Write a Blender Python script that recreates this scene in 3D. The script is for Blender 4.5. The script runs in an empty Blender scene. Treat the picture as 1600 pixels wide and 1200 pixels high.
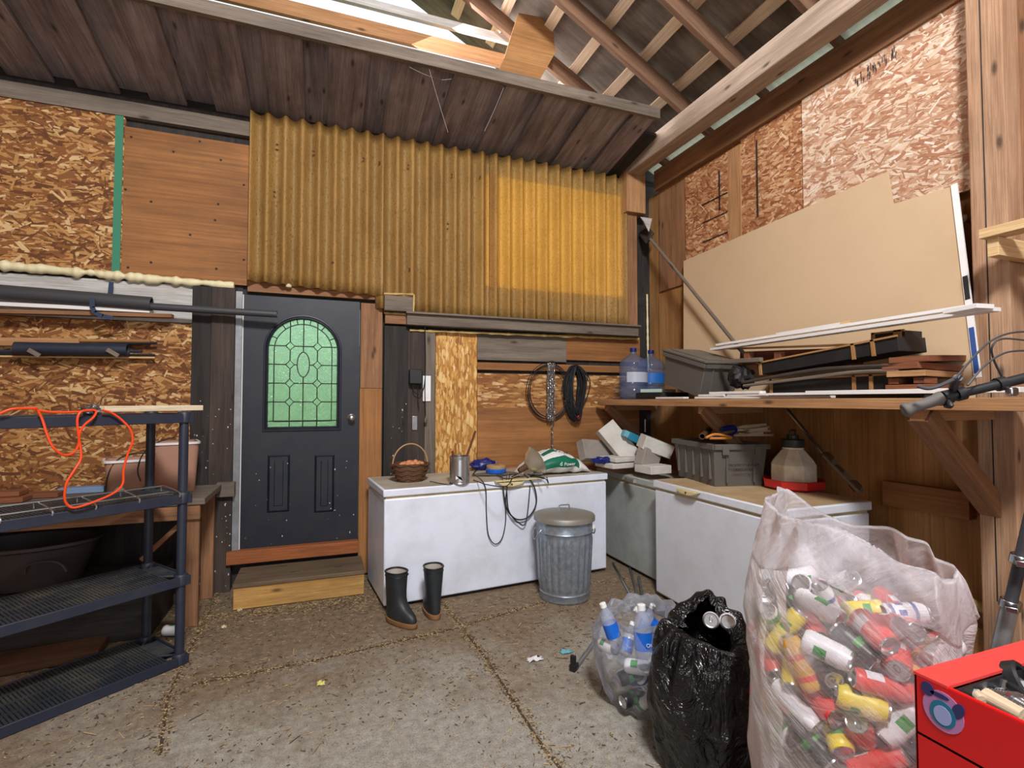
import bpy, math, random
import numpy as np
from mathutils import Vector, Matrix, Euler, noise
R_ = math.radians
random.seed(7)
C = bpy.context.scene.collection
# ------------------------------------------------------------------ camera
HC = 1.5; YAW = R_(20.4); PITCH = R_(1.86); FPX = 800.0
cam = bpy.data.cameras.new('camera'); camo = bpy.data.objects.new('camera', cam); C.objects.link(camo)
cam.sensor_width = 36; cam.lens = 18; cam.clip_start = .02
camo.location = (0, 0, HC); camo.rotation_euler = (R_(90) + PITCH, 0, -YAW)
bpy.context.scene.camera = camo
# ------------------------------------------------------------------ world and lights
w = bpy.data.worlds.new('world'); bpy.context.scene.world = w; w.use_nodes = True
wn = w.node_tree.nodes['Background']; wn.inputs[0].default_value = (.86, .93, 1, 1); wn.inputs[1].default_value = 1.25
def area(name, loc, target, sx, sy, power, col):
    l = bpy.data.lights.new(name, 'AREA'); l.shape = 'RECTANGLE'; l.size = sx; l.size_y = sy; l.energy = power; l.color = col
    o = bpy.data.objects.new(name, l); C.objects.link(o); o.location = loc
    o.rotation_euler = (Vector(target) - Vector(loc)).to_track_quat('-Z', 'Y').to_euler(); return o
area('key_light', (.2, -.9, 5.0), (1.0, 4.2, 1.4), .8, .6, 315, (1, .985, .985))
area('door_daylight', (-.4, -2.9, 1.9), (.6, 4, 1.4), 2.6, 2.4, 46, (.88, .93, 1))
area('gable_daylight', (1.2, 4.58, 4.72), (2.6, 2.0, 2.6), 2.4, .8, 95, (1, .94, .94))
sun = bpy.data.lights.new('sun', 'SUN'); sun.energy = 3.0; sun.angle = R_(3); sun.color = (1, .95, .86); so = bpy.data.objects.new('sun', sun); C.objects.link(so)
so.rotation_euler = (Vector((-.12, -1, -.42))).to_track_quat('-Z', 'Y').to_euler()
vs = bpy.context.scene.view_settings
vs.view_transform = 'Standard'; vs.look = 'None'; vs.gamma = 1; vs.use_curve_mapping = False; vs.exposure = 0.08
# ------------------------------------------------------------------ geometry helpers
def W(px, py, X=None, Y=None, Z=None):
    """the point of the place seen at a photo pixel on a known plane of the room"""
    a, b = (px - 800) / FPX, (600 - py) / FPX
    cp, sp, cy, sy = math.cos(PITCH), math.sin(PITCH), math.cos(YAW), math.sin(YAW)
    f, u = cp - b * sp, sp + b * cp
    d = Vector((f * sy + a * cy, f * cy - a * sy, u))
    if X is not None: t = X / d.x
    elif Y is not None: t = Y / d.y
    else: t = (Z - HC) / d.z
    return Vector((0, 0, HC)) + d * t
def S(r, g, b, a=1):
    f = lambda c: (c/255/12.92 if c/255 <= .04045 else ((c/255+.055)/1.055)**2.4)
    return (f(r), f(g), f(b), a)
def rotz(a): return Matrix.Rotation(a, 4, 'Z')
def frame(o, u, v=None):
    """matrix with x axis along u, z axis close to v"""
    u = Vector(u).normalized(); v = Vector(v if v else (0, 0, 1))
    if abs(u.dot(v.normalized())) > .98: v = Vector((0, 1, 0))
    y = v.cross(u).normalized(); z = u.cross(y)
    m = Matrix((u, y, z)).transposed().to_4x4(); m.translation = Vector(o); return m
class MB:
    def __init__(s): s.v = []; s.f = []; s.uv = []; s.m = []
    def face(s, pts, uvs, mi=0):
        b = len(s.v); s.v += [tuple(p) for p in pts]; s.f.append(tuple(range(b, b+len(pts)))); s.uv.append(uvs); s.m.append(mi)
    def box(s, c, d, M=None, grain=None, mi=0, taper=None):
        M = M or Matrix(); c = Vector(c); d = Vector(d) / 2
        if grain is None: grain = max(range(3), key=lambda i: d[i])
        off = (random.uniform(0, 40), random.uniform(0, 40))
        b = len(s.v)
        for z in (-1, 1):
            for y in (-1, 1):
                for x in (-1, 1):
                    k = (taper if (taper and z < 0) else 1)
                    s.v.append(tuple(M @ (c + Vector((x*d.x*k, y*d.y*k, z*d.z)))))
        P = [Vector(((i & 1)*2-1, ((i >> 1) & 1)*2-1, ((i >> 2) & 1)*2-1)) for i in range(8)]
        for q, ax in (((0,4,6,2),0), ((1,3,7,5),0), ((0,1,5,4),1), ((2,6,7,3),1), ((0,2,3,1),2), ((4,5,7,6),2)):
            o = [i for i in range(3) if i != ax]
            if grain in o: ua, va = grain, [i for i in o if i != grain][0]
            else: ua, va = o
            s.f.append(tuple(b+i for i in q))
            s.uv.append([(P[i][ua]*d[ua]+off[0], P[i][va]*d[va]+off[1]+ax*.37) for i in q]); s.m.append(mi)
        return s
    def grid(s, pts, nu, nv, mi=0, cu=False, cv=False, scale=1.0, flip=False):
        """pts[j*nu+i]"""
        b = len(s.v); s.v += [tuple(p) for p in pts]
        for j in range(nv if cv else nv-1):
            for i in range(nu if cu else nu-1):
                i2, j2 = (i+1) % nu, (j+1) % nv
                q = [j*nu+i, j*nu+i2, j2*nu+i2, j2*nu+i]
                uv = [(i/nu*scale, j/nv*scale), ((i+1)/nu*scale, j/nv*scale), ((i+1)/nu*scale, (j+1)/nv*scale), (i/nu*scale, (j+1)/nv*scale)]
                if flip: q = q[::-1]; uv = uv[::-1]
                s.f.append(tuple(b+k for k in q)); s.uv.append(uv); s.m.append(mi)
        return s
    def lathe(s, prof, n=32, M=None, mi=0, cap0=True, cap1=True, fn=None):
        M = M or Matrix(); pts = []
        for (r, z) in prof:
            for i in range(n):
                a = 2*math.pi*i/n; rr = fn(r, z, a) if fn else r
                pts.append(M @ Vector((rr*math.cos(a), rr*math.sin(a), z)))
        b = len(s.v); s.grid(pts, n, len(prof), mi, cu=True)
        if cap0 and prof[0][0] > 1e-4: s.f.append(tuple(b+i for i in range(n))[::-1]); s.uv.append([(.02*math.cos(2*math.pi*i/n), .02*math.sin(2*math.pi*i/n)) for i in range(n)]); s.m.append(mi)
        if cap1 and prof[-1][0] > 1e-4: s.f.append(tuple(b+(len(prof)-1)*n+i for i in range(n))); s.uv.append([(.02*math.cos(2*math.pi*i/n), .02*math.sin(2*math.pi*i/n)) for i in range(n)]); s.m.append(mi)
        return s
    def tube(s, pts, r, n=8, mi=0, closed=False, sub=0):
        pts = [Vector(p) for p in pts]
        if sub: pts = spline(pts, sub, closed)
        out = []; N = len(pts); up = None; L = 0; b = len(s.v)
        for i, p in enumerate(pts):
            if closed: t = pts[(i+1) % N] - pts[i-1]
            else: t = pts[min(i+1, N-1)] - pts[max(i-1, 0)]
            t = t.normalized() if t.length > 1e-9 else Vector((0, 0, 1))
            if up is None: up = t.orthogonal().normalized()
            up = (up - t*up.dot(t)); up = up.normalized() if up.length > 1e-6 else t.orthogonal().normalized()
            sd = t.cross(up); rr = r(i/(N-1)) if callable(r) else r
            for k in range(n):
                a = 2*math.pi*k/n; out.append(p + (up*math.cos(a) + sd*math.sin(a))*rr)
        s.grid(out, n, N, mi, cu=True, cv=closed)
        ll = sum((pts[i+1]-pts[i]).length for i in range(N-1)); rr = r(0) if callable(r) else r
        nf = n*(N if closed else N-1)
        for k in range(len(s.uv)-nf, len(s.uv)): s.uv[k] = [(vv*ll, uu*6.28*rr) for uu, vv in s.uv[k]]
        if not closed:
            s.f.append(tuple(b+i for i in range(n))[::-1]); s.uv.append([(rr*math.cos(6.283*i/n), rr*math.sin(6.283*i/n)) for i in range(n)]); s.m.append(mi)
            s.f.append(tuple(b+(N-1)*n+i for i in range(n))); s.uv.append([(rr*math.cos(6.283*i/n), rr*math.sin(6.283*i/n)) for i in range(n)]); s.m.append(mi)
        return s
    def prism(s, poly, M, th, mi=0, grain=0, mside=None):
        """poly in the local xy plane of M, thickness along +z"""
        b = len(s.v); n = len(poly); off = (random.uniform(0, 40), random.uniform(0, 40))
        s.v += [tuple(M @ Vector((x, y, 0))) for x, y in poly] + [tuple(M @ Vector((x, y, th))) for x, y in poly]
        g = (lambda x, y: (x+off[0], y+off[1])) if grain == 0 else (lambda x, y: (y+off[0], x+off[1]))
        s.f.append(tuple(b+i for i in range(n))[::-1]); s.uv.append([g(x, y) for x, y in poly][::-1]); s.m.append(mi)
        s.f.append(tuple(b+n+i for i in range(n))); s.uv.append([g(x, y) for x, y in poly]); s.m.append(mi)
        acc = 0
        for i in range(n):
            j = (i+1) % n; l = math.dist(poly[i], poly[j])
            s.f.append((b+i, b+j, b+n+j, b+n+i)); s.uv.append([(acc, 0), (acc+l, 0), (acc+l, th), (acc, th)]); s.m.append(mi if mside is None else mside); acc += l
        return s
    def build(s, name, mats, parent=None, origin=None, bevel=0, smooth=35, solid=0, sub=0, fixn=True):
        me = bpy.data.meshes.new(name)
        o = bpy.data.objects.new(name, me); C.objects.link(o)
        if parent is not None: org = parent_origin(parent)
        elif origin is not None: org = Vector(origin)
        else:
            a = np.array(s.v); org = Vector(((a[:, 0].min()+a[:, 0].max())/2, (a[:, 1].min()+a[:, 1].max())/2, a[:, 2].min()))
        me.from_pydata([(x-org.x, y-org.y, z-org.z) for x, y, z in s.v], [], s.f)
        uvl = me.uv_layers.new(name='UVMap')
        flat = [c for f in s.uv for uv in f for c in uv]
        uvl.data.foreach_set('uv', flat)
        me.polygons.foreach_set('material_index', s.m)
        for m in (mats if isinstance(mats, (list, tuple)) else [mats]): me.materials.append(m)
        me.update()
        if fixn:
            import bmesh
            bm = bmesh.new(); bm.from_mesh(me); bmesh.ops.recalc_face_normals(bm, faces=bm.faces); bm.to_mesh(me); bm.free()
        if smooth:
            me.polygons.foreach_set('use_smooth', [True]*len(me.polygons))
            me.set_sharp_from_angle(angle=R_(smooth))
        if solid:
            md = o.modifiers.new('t', 'SOLIDIFY'); md.thickness = solid; md.offset = 0
        if bevel:
            md = o.modifiers.new('b', 'BEVEL'); md.width = bevel; md.segments = 2; md.limit_method = 'ANGLE'; md.angle_limit = R_(40); md.harden_normals = False
        if sub:
            md = o.modifiers.new('s', 'SUBSURF'); md.levels = sub; md.render_levels = sub
        if parent is not None: o.parent = parent
        else: o.location = org
        o['_o'] = tuple(org)
        return o
def parent_origin(p): return Vector(p['_o'])
def spline(pts, sub, closed=False):
    out = []; N = len(pts)
    for i in range(N if closed else N-1):
        if closed: p0, p1, p2, p3 = pts[i-1], pts[i], pts[(i+1) % N], pts[(i+2) % N]
        else: p0, p1, p2, p3 = pts[max(i-1, 0)], pts[i], pts[i+1], pts[min(i+2, N-1)]
        for k in range(sub):
            t = k/sub
            out.append(.5*((2*p1) + (p2-p0)*t + (2*p0-5*p1+4*p2-p3)*t*t + (-p0+3*p1-3*p2+p3)*t**3))
    if not closed: out.append(pts[-1])
    return out
def tag(o, label=None, cat=None, group=None, kind=None):
    if label: o['label'] = label
    if cat: o['category'] = cat
    if group: o['group'] = group
    if kind: o['kind'] = kind
    return o
def thing(name, label, cat, loc, group=None, kind=None):
    o = bpy.data.objects.new(name, None); C.objects.link(o); o.empty_display_size = .1
    o.location = loc; o['_o'] = tuple(Vector(loc)); return tag(o, label, cat, group, kind)
def kids(o): return [c for c in ALLK.get(o.name, [])]
def copy_tree(o, parent=None):
    c = o.copy(); C.objects.link(c)
    if parent is not None: c.parent = parent
    for ch in list(o.children): copy_tree(ch, c)
    return c
def single(name, mb, mats, label, cat, group=None, kind=None, **k):
    return tag(mb.build(name, mats, **k), label, cat, group, kind)
# ------------------------------------------------------------------ materials
def flakes(mb, u0, u1, v0, v1, to3, dens, seed, mean=0, spread=.5, big=1.0):
    """the wood strands pressed into a strand board, to3(u, v, depth) -> point"""
    rf = random.Random(seed); N = int((u1-u0)*(v1-v0)*dens)
    for i in range(N):
        l = rf.uniform(.03, .12)*big; w_ = rf.uniform(.005, .022)*big
        if rf.random() < .10: w_ *= 1.8
        a = mean+(rf.gauss(0, spread) if rf.random() < .8 else rf.uniform(-1.5, 1.5)); cu, cv = rf.uniform(u0, u1), rf.uniform(v0, v1)
        c, s_ = math.cos(a), math.sin(a); sk = rf.uniform(-.3, .3)*w_
        q = [(-l/2, -w_/2), (l/2, -w_/2+sk), (l/2+sk, w_/2), (-l/2-sk, w_/2)]
        P = [(min(u1, max(u0, cu+x*c-y*s_)), min(v1, max(v0, cv+x*s_+y*c))) for x, y in q]; d = .0006+i*2.2e-6/max(1, N/900)
        mb.face([to3(x, y, d) for x, y in P], [(cu*3+x, cv*5+y) for x, y in q], rf.choices((1, 2, 3, 4), (5, 6, 4, 1.2))[0])
class G:
    def __init__(s, name):
        s.mat = bpy.data.materials.new(name); s.mat.use_nodes = True; s.t = s.mat.node_tree; s.b = s.t.nodes['Principled BSDF']
    def n(s, typ, ins=None, **props):
        nd = s.t.nodes.new(typ)
        for k, v in props.items(): setattr(nd, k, v)
        for k, v in (ins or {}).items():
            if isinstance(v, bpy.types.NodeSocket): s.t.links.new(v, nd.inputs[k])
            else: nd.inputs[k].default_value = v
        return nd
    def uv(s, sx=1, sy=1, rot=0, loc=(0, 0, 0)):
        tc = s.n('ShaderNodeTexCoord')
        return s.n('ShaderNodeMapping', {0: tc.outputs['UV'], 'Scale': (sx, sy, 1), 'Rotation': (0, 0, rot), 'Location': loc}).outputs[0]
    def obj(s, sc=(1, 1, 1)):
        tc = s.n('ShaderNodeTexCoord')
        return s.n('ShaderNodeMapping', {0: tc.outputs['Object'], 'Scale': sc}).outputs[0]
    def noise(s, vec, scale=1, detail=4, rough=.6, dist=0, out=0):
        return s.n('ShaderNodeTexNoise', {'Vector': vec, 'Scale': scale, 'Detail': detail, 'Roughness': rough, 'Distortion': dist}).outputs[out]
    def ramp(s, fac, stops, interp='LINEAR'):
        nd = s.n('ShaderNodeValToRGB', {0: fac}); cr = nd.color_ramp; cr.interpolation = interp
        while len(cr.elements) < len(stops): cr.elements.new(.5)
        for e, (p, c) in zip(cr.elements, stops): e.position = p; e.color = c if len(c) == 4 else (*c, 1)
        return nd.outputs[0]
    def mix(s, fac, a, b, mode='MIX'):
        nd = s.n('ShaderNodeMix', data_type='RGBA', blend_type=mode)
        for k, v in ((0, fac), (6, a), (7, b)):
            if isinstance(v, bpy.types.NodeSocket): s.t.links.new(v, nd.inputs[k])
            else: nd.inputs[k].default_value = v
        return nd.outputs[2]
    def math(s, op, a, b=0, clamp=False):
        nd = s.n('ShaderNodeMath', {0: a, 1: b}, operation=op); nd.use_clamp = clamp; return nd.outputs[0]
    def set(s, **k):
        for a, v in k.items():
            a = a.replace('_', ' ')
            if isinstance(v, bpy.types.NodeSocket): s.t.links.new(v, s.b.inputs[a])
            else: s.b.inputs[a].default_value = v
        return s.mat
    def bump(s, h, strength=.3, dist=.01):
        nd = s.n('ShaderNodeBump', {'Height': h, 'Strength': strength, 'Distance': dist}); s.t.links.new(nd.outputs[0], s.b.inputs['Normal'])
g4 = lambda v: (v, v, v, 1)
def plain(name, col, rough=.6, metal=0, dirt=0, dcol=S(70, 60, 45), dscale=6, **k):
    g = G(name); c = col
    if dirt:
        nz = g.noise(g.obj(), dscale, 6, .65)
        c = g.mix(g.ramp(nz, [(.5-.18*dirt, g4(0)), (.78, g4(min(1, dirt)))]), col, dcol)
    return g.set(Base_Color=c, Roughness=rough, Metallic=metal, **k)
def wood(name, c1, c2, dirt=.3, su=1.2, sv=16, knots=True, rough=.82, dcol=S(45, 36, 28), bump=.35):
    g = G(name); uv = g.uv(su, sv)
    n1 = g.noise(uv, 1, 5, .6, .6); n2 = g.noise(g.uv(su*3, sv*9), 1, 3, .6)
    col = g.ramp(n1, [(.28, c1), (.7, c2)])
    col = g.mix(.55, col, g.ramp(n2, [(.3, g4(.4)), (.62, g4(1.12))]), 'MULTIPLY')
    if knots:
        vo = g.n('ShaderNodeTexVoronoi', {'Vector': g.uv(2.6, 7.5), 'Scale': 1.0}); vo.voronoi_dimensions = '2D'; sk = g.n('ShaderNodeSeparateColor', {0: vo.outputs['Color']})
        col = g.mix(g.math('MULTIPLY', g.math('GREATER_THAN', sk.outputs[0], .72), g.ramp(vo.outputs['Distance'], [(.04, g4(.8)), (.13, g4(0))])), col, dcol)
    if dirt:
        col = g.mix(g.ramp(g.noise(g.uv(1.7, 2.3), 1, 6, .7), [(.42, g4(0)), (.75, g4(dirt))]), col, dcol)
    g.bump(n2, bump, .004)
    return g.set(Base_Color=col, Roughness=rough)
def osb(name, tones, dirt=.25, rot=0.0, dcol=S(60, 44, 28), k=1.0):
    g = G(name); col = g.ramp(g.noise(g.uv(14, 60, rot), 1, 3, .6), [(.3, tones[0]), (.7, tones[1])])
    seed = 0
    for ang, fu, fv, th in ((0, 11, 52, .4), (.3, 10, 46, .5), (-.42, 11, 42, .5), (1.0, 10, 30, .74), (-.12, 7, 34, .62), (-.95, 9, 28, .80), (.75, 7, 20, .90), (-.3, 6, 19, .90)):
        seed += 1
        vo = g.n('ShaderNodeTexVoronoi', {'Vector': g.uv(fu*k, fv*k, rot+ang, (seed*7.3, seed*3.1, 0)), 'Scale': 1.0}); vo.voronoi_dimensions = '2D'; vo.distance = 'CHEBYCHEV'
        sp = g.n('ShaderNodeSeparateColor', {0: vo.outputs['Color']})
        m = g.math('MULTIPLY', g.math('GREATER_THAN', sp.outputs[1], th), g.math('LESS_THAN', vo.outputs['Distance'], .42))
        fc = g.ramp(sp.outputs[0], [(0, tones[0]), (.35, tones[1]), (.7, tones[2]), (.97, tones[3])] if seed < 7 else [(0, tones[2]), (1, tones[3])])
        fc = g.mix(g.math('MULTIPLY', vo.outputs['Distance'], .6), fc, tones[0])
        col = g.mix(m, col, fc)
    if dirt: col = g.mix(g.ramp(g.noise(g.uv(1.5, 2.5), 1, 6, .7), [(.45, g4(0)), (.8, g4(dirt))]), col, dcol)
    return g.set(Base_Color=col, Roughness=.75)
M = {}
M['osb'] = osb('osb', [S(120, 72, 34), S(158, 104, 52), S(190, 138, 76), S(228, 190, 134)], .35)
M['osb_v'] = osb('osb_v', [S(150, 96, 42), S(196, 140, 66), S(220, 170, 92), S(240, 205, 140)], .2, R_(90), k=1.3)
M['osb_r'] = osb('osb_r', [S(196, 156, 124), S(216, 180, 150), S(228, 200, 174), S(240, 222, 202)], .15, R_(5), k=1.3)
M['osb_ro'] = osb('osb_ro', [S(160, 106, 68), S(188, 136, 94), S(206, 160, 118), S(226, 188, 148)], .25, R_(5), k=1.3)
for k_, t_ in (('osb', [S(112, 66, 32), S(146, 92, 46), S(196, 146, 86), S(226, 190, 136)]), ('osb_r', [S(186, 130, 98), S(206, 160, 126), S(236, 208, 180), S(248, 232, 212)]), ('osb_ro', [S(150, 88, 52), S(180, 120, 76), S(216, 166, 118), S(236, 200, 156)])):
    for i_, c_ in enumerate(t_): M[f'{k_}_f{i_}'] = wood(f'{k_}_f{i_}', tuple(v*.85 for v in c_[:3])+(1,), c_, 0, 3, 60, knots=False, bump=.1)
M['ply'] = wood('ply', S(138, 88, 44), S(172, 118, 66), .35, .5, 5, knots=False, rough=.75, bump=.15)
M['ply_tan'] = wood('ply_tan', S(158, 108, 58), S(188, 140, 86), .35, .5, 6, knots=False, rough=.75, bump=.15)
M['ply_dark'] = wood('ply_dark', S(80, 52, 34), S(112, 76, 50), .5, .5, 5, bump=.15)
M['post_wood'] = wood('post_wood', S(166, 124, 92), S(198, 160, 128), .25, bump=.6)
M['fir'] = wood('fir', S(162, 114, 72), S(194, 148, 102), .15)
M['fir_old'] = wood('fir_old', S(128, 88, 58), S(168, 122, 86), .3)
M['fir_pale'] = wood('fir_pale', S(210, 170, 116), S(236, 204, 156), .05, knots=False)
M['pine_board'] = wood('pine_board', S(218, 200, 166), S(238, 224, 196), .05, knots=False)
M['redwood'] = wood('redwood', S(112, 62, 38), S(156, 96, 62), .2, bump=.5)
M['dark_wood'] = wood('dark_wood', S(48, 40, 36), S(84, 70, 62), .5, dcol=S(26, 22, 20), bump=.6)
M['black_wood'] = wood('black_wood', S(30, 27, 26), S(62, 56, 52), .4, dcol=S(18, 16, 16), bump=.6)
M['grey_wood'] = wood('grey_wood', S(96, 86, 76), S(138, 124, 110), .3, bump=.5)
M['soffit_wood'] = wood('soffit_wood', S(104, 96, 98), S(176, 162, 162), .6, 1.0, 11, dcol=S(44, 38, 40), bump=.6)
M['beam_wood'] = wood('beam_wood', S(146, 124, 106), S(188, 168, 148), .2, bump=.5)
M['rafter_wood'] = wood('rafter_wood', S(104, 74, 54), S(146, 110, 84), .3)
M['purlin_wood'] = wood('purlin_wood', S(196, 166, 130), S(226, 204, 176), .1)
M['white_board'] = wood('white_board', S(180, 178, 172), S(214, 212, 208), .35, knots=False, bump=.15, dcol=S(110, 92, 74))
M['trim_white'] = plain('trim_white', S(232, 230, 228), .45)
M['red_sill'] = wood('red_sill', S(140, 78, 40), S(176, 104, 58), .4)
M['step_front'] = wood('step_front', S(176, 128, 66), S(212, 168, 98), .5, dcol=S(78, 56, 34))
M['step_top'] = wood('step_top', S(92, 76, 58), S(124, 104, 80), .5)
M['foam'] = plain('foam', S(232, 222, 180), .55, dirt=.3, dcol=S(170, 130, 70), dscale=14)
M['foam_old'] = plain('foam_old', S(204, 178, 112), .6, dirt=.6, dcol=S(140, 96, 46), dscale=30)
M['tin'] = plain('tin', S(176, 176, 180), .4, .6, .6)
M['tin_strip'] = plain('tin_strip', S(150, 152, 156), .5, .4, .7)
M['steel'] = plain('steel', S(190, 192, 196), .28, 1, .3, dscale=12)
M['alu'] = plain('alu', S(205, 207, 210), .28, .95)
M['rusty'] = plain('rusty', S(96, 66, 44), .8, .3, .5)
M['door_blue'] = plain('door_blue', S(16, 22, 37), .5, 0, .4, S(58, 54, 50), 5)
M['black'] = plain('black', S(26, 27, 30), .5)
M['black_gloss'] = plain('black_gloss', S(20, 20, 22), .25)
M['pvc'] = plain('pvc', S(64, 64, 68), .5, 0, .2)
M['rack'] = plain('rack', S(36, 42, 58), .5, 0, .2, S(84, 82, 78), 8)
M['rack_grate'] = plain('rack_grate', S(44, 50, 58), .55, 0, .45, S(128, 118, 96), 5)
M['orange'] = plain('orange', S(240, 74, 24), .4)
M['white_enamel'] = plain('white_enamel', S(222, 226, 234), .35, 0, .2, S(176, 166, 150), 9)
M['lid_dirty'] = plain('lid_dirty', S(190, 182, 166), .55, 0, .8, S(132, 112, 84), 3)
M['lid_brown'] = plain('lid_brown', S(196, 170, 132), .6, 0, .8, S(150, 112, 70), 4)
M['gasket'] = plain('gasket', S(206, 186, 128), .6, 0, .5)
M['hinge_yel'] = plain('hinge_yel', S(220, 204, 150), .5, 0, .3)
M['tote'] = plain('tote', S(94, 90, 85), .55, 0, .15)
M['tote_dusty'] = plain('tote_dusty', S(96, 93, 84), .7, 0, .6, S(132, 112, 84), 4)
M['cardboard'] = plain('cardboard', S(202, 174, 140), .85, 0, .25, S(178, 146, 102), 2)
M['paper_tan'] = plain('paper_tan', S(170, 128, 108), .85)
M['eps'] = plain('eps', S(206, 202, 194), .8, 0, .5, S(160, 146, 130), 8)
M['eps_grey'] = plain('eps_grey', S(150, 142, 134), .85, 0, .4)
M['eps_blue'] = plain('eps_blue', S(110, 172, 186), .7, 0, .2)
M['teal'] = plain('teal', S(22, 120, 150), .5)
M['navy'] = plain('navy', S(22, 34, 110), .35)
M['blue'] = plain('blue', S(20, 96, 200), .4)
M['white'] = plain('white', S(235, 235, 235), .5)
M['red'] = plain('red', S(206, 16, 22), .35)
M['red_dirty'] = plain('red_dirty', S(200, 34, 30), .5, 0, .5, S(120, 50, 36), 10)
M['pinkred'] = plain('pinkred', S(226, 66, 62), .5)
M['green'] = plain('green', S(10, 108, 82), .5)
M['twine'] = plain('twine', S(170, 140, 100), .9)
M['egg'] = plain('egg', S(206, 132, 84), .5, 0, .3, S(226, 166, 120), 20)
M['wicker'] = plain('wicker', S(98, 66, 44), .7, 0, .4, S(60, 40, 28), 60)
M['wicker_pale'] = plain('wicker_pale', S(176, 138, 86), .6)
M['boot'] = plain('boot', S(34, 40, 44), .5, 0, .3, S(80, 74, 64), 8)
M['boot_sole'] = plain('boot_sole', S(150, 108, 66), .8, 0, .5, S(90, 66, 44), 14)
M['boot_in'] = plain('boot_in', S(176, 168, 158), .9)
M['grip'] = plain('grip', S(96, 92, 88), .7)
M['jug_cap'] = plain('jug_cap', S(36, 42, 40), .5, 0, .3)
M['waterer'] = plain('waterer', S(222, 212, 192), .5, 0, .7, S(150, 132, 106), 9, Alpha=1)
M['dark_tub'] = plain('dark_tub', S(58, 50, 52), .6, 0, .4)
M['brick_brown'] = wood('brick_brown', S(84, 42, 26), S(120, 66, 44), .4)
M['orange_cloth'] = plain('orange_cloth', S(206, 132, 40), .8)
M['roofing'] = wood('roofing', S(84, 74, 64), S(136, 122, 108), .5, 1, 3, knots=False)
M['roof_light'] = plain('roof_light', S(232, 238, 200), .6)
M['black_cloth'] = plain('black_cloth', S(24, 23, 25), .6, 0, .4, S(58, 52, 46), 6)
M['bottle_blue'] = None
def glassy(name, col, rough=.1, alpha=.35, spec=.5, bumpn=0, bscale=8):
    g = G(name)
    tr = g.n('ShaderNodeBsdfTransparent', {0: (min(1, col[0]*1.4+.3), min(1, col[1]*1.4+.3), min(1, col[2]*1.4+.3), 1)})
    mx = g.n('ShaderNodeMixShader', {0: alpha, 1: tr.outputs[0], 2: g.b.outputs[0]})
    out = g.t.nodes['Material Output']; g.t.links.new(mx.outputs[0], out.inputs[0])
    if bumpn: g.bump(g.noise(g.obj(), bscale, 3, .6), bumpn, .02)
    return g.set(Base_Color=col, Roughness=rough)
M['water_jug'] = glassy('water_jug', S(140, 152, 180), .12, .24)
M['jug_label'] = plain('jug_label', S(40, 110, 190), .4)
M['jug_label2'] = plain('jug_label2', S(176, 182, 196), .4)
M['pet'] = glassy('pet', S(190, 200, 225), .08, .35)
M['pet_blue'] = plain('pet_blue', S(20, 100, 205), .4)
def corrug(name, trans):
    g = G(name); uv = g.obj()
    spk = g.noise(g.obj((1, 1, .6)), 95, 3, .6)
    big = g.noise(g.obj((1, 1, .4)), 3, 5, .65)
    col = g.ramp(big, [(.3, S(166, 134, 78)), (.6, S(194, 160, 98)), (.8, S(214, 188, 134))])
    col = g.mix(g.ramp(spk, [(.56, g4(0)), (.64, g4(.75))]), col, S(90, 62, 30))
    col = g.mix(g.ramp(spk, [(.30, g4(.6)), (.37, g4(0))]), col, S(224, 200, 150))
    tl = g.n('ShaderNodeBsdfTranslucent', {0: g.mix(.75, col, S(255, 214, 40))})
    mx = g.n('ShaderNodeMixShader', {0: trans, 1: g.b.outputs[0], 2: tl.outputs[0]})
    g.t.links.new(mx.outputs[0], g.t.nodes['Material Output'].inputs[0])
    return g.set(Base_Color=col, Roughness=.55)
M['corrugated'] = corrug('corrugated', .5)
def concrete():
    g = G('concrete'); tc = g.n('ShaderNodeTexCoord'); v = tc.outputs['Object']
    n1 = g.noise(v, 1.3, 8, .65, .3); n2 = g.noise(v, 22, 6, .7); n3 = g.noise(v, 140, 3, .6)
    base = g.ramp(n2, [(.3, S(132, 126, 116)), (.7, S(176, 172, 162))])
    sp = g.n('ShaderNodeSeparateXYZ', {0: v})
    # dirt tracked in from the freezers and the step, cleaner concrete towards the door opening
    d = g.math('MULTIPLY', g.math('SUBTRACT', sp.outputs[1], 2.35), .75)
    f = g.math('ADD', g.math('MULTIPLY', n1, 2.4), g.math('ADD', d, -.95), clamp=False)
    f = g.ramp(f, [(.25, g4(0)), (1.0, g4(.85))])
    col = g.mix(f, base, g.ramp(n2, [(.3, S(92, 72, 50)), (.7, S(146, 120, 88))]))
    col = g.mix(g.ramp(g.noise(v, 5, 8, .75), [(.55, g4(0)), (.75, g4(.55))]), col, S(78, 64, 48))
    col = g.mix(g.ramp(n3, [(.35, g4(.5)), (.5, g4(0))]), col, S(60, 52, 42))
    g.bump(n2, .35, .01)
    return g.set(Base_Color=col, Roughness=.9)
M['concrete'] = concrete()
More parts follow.
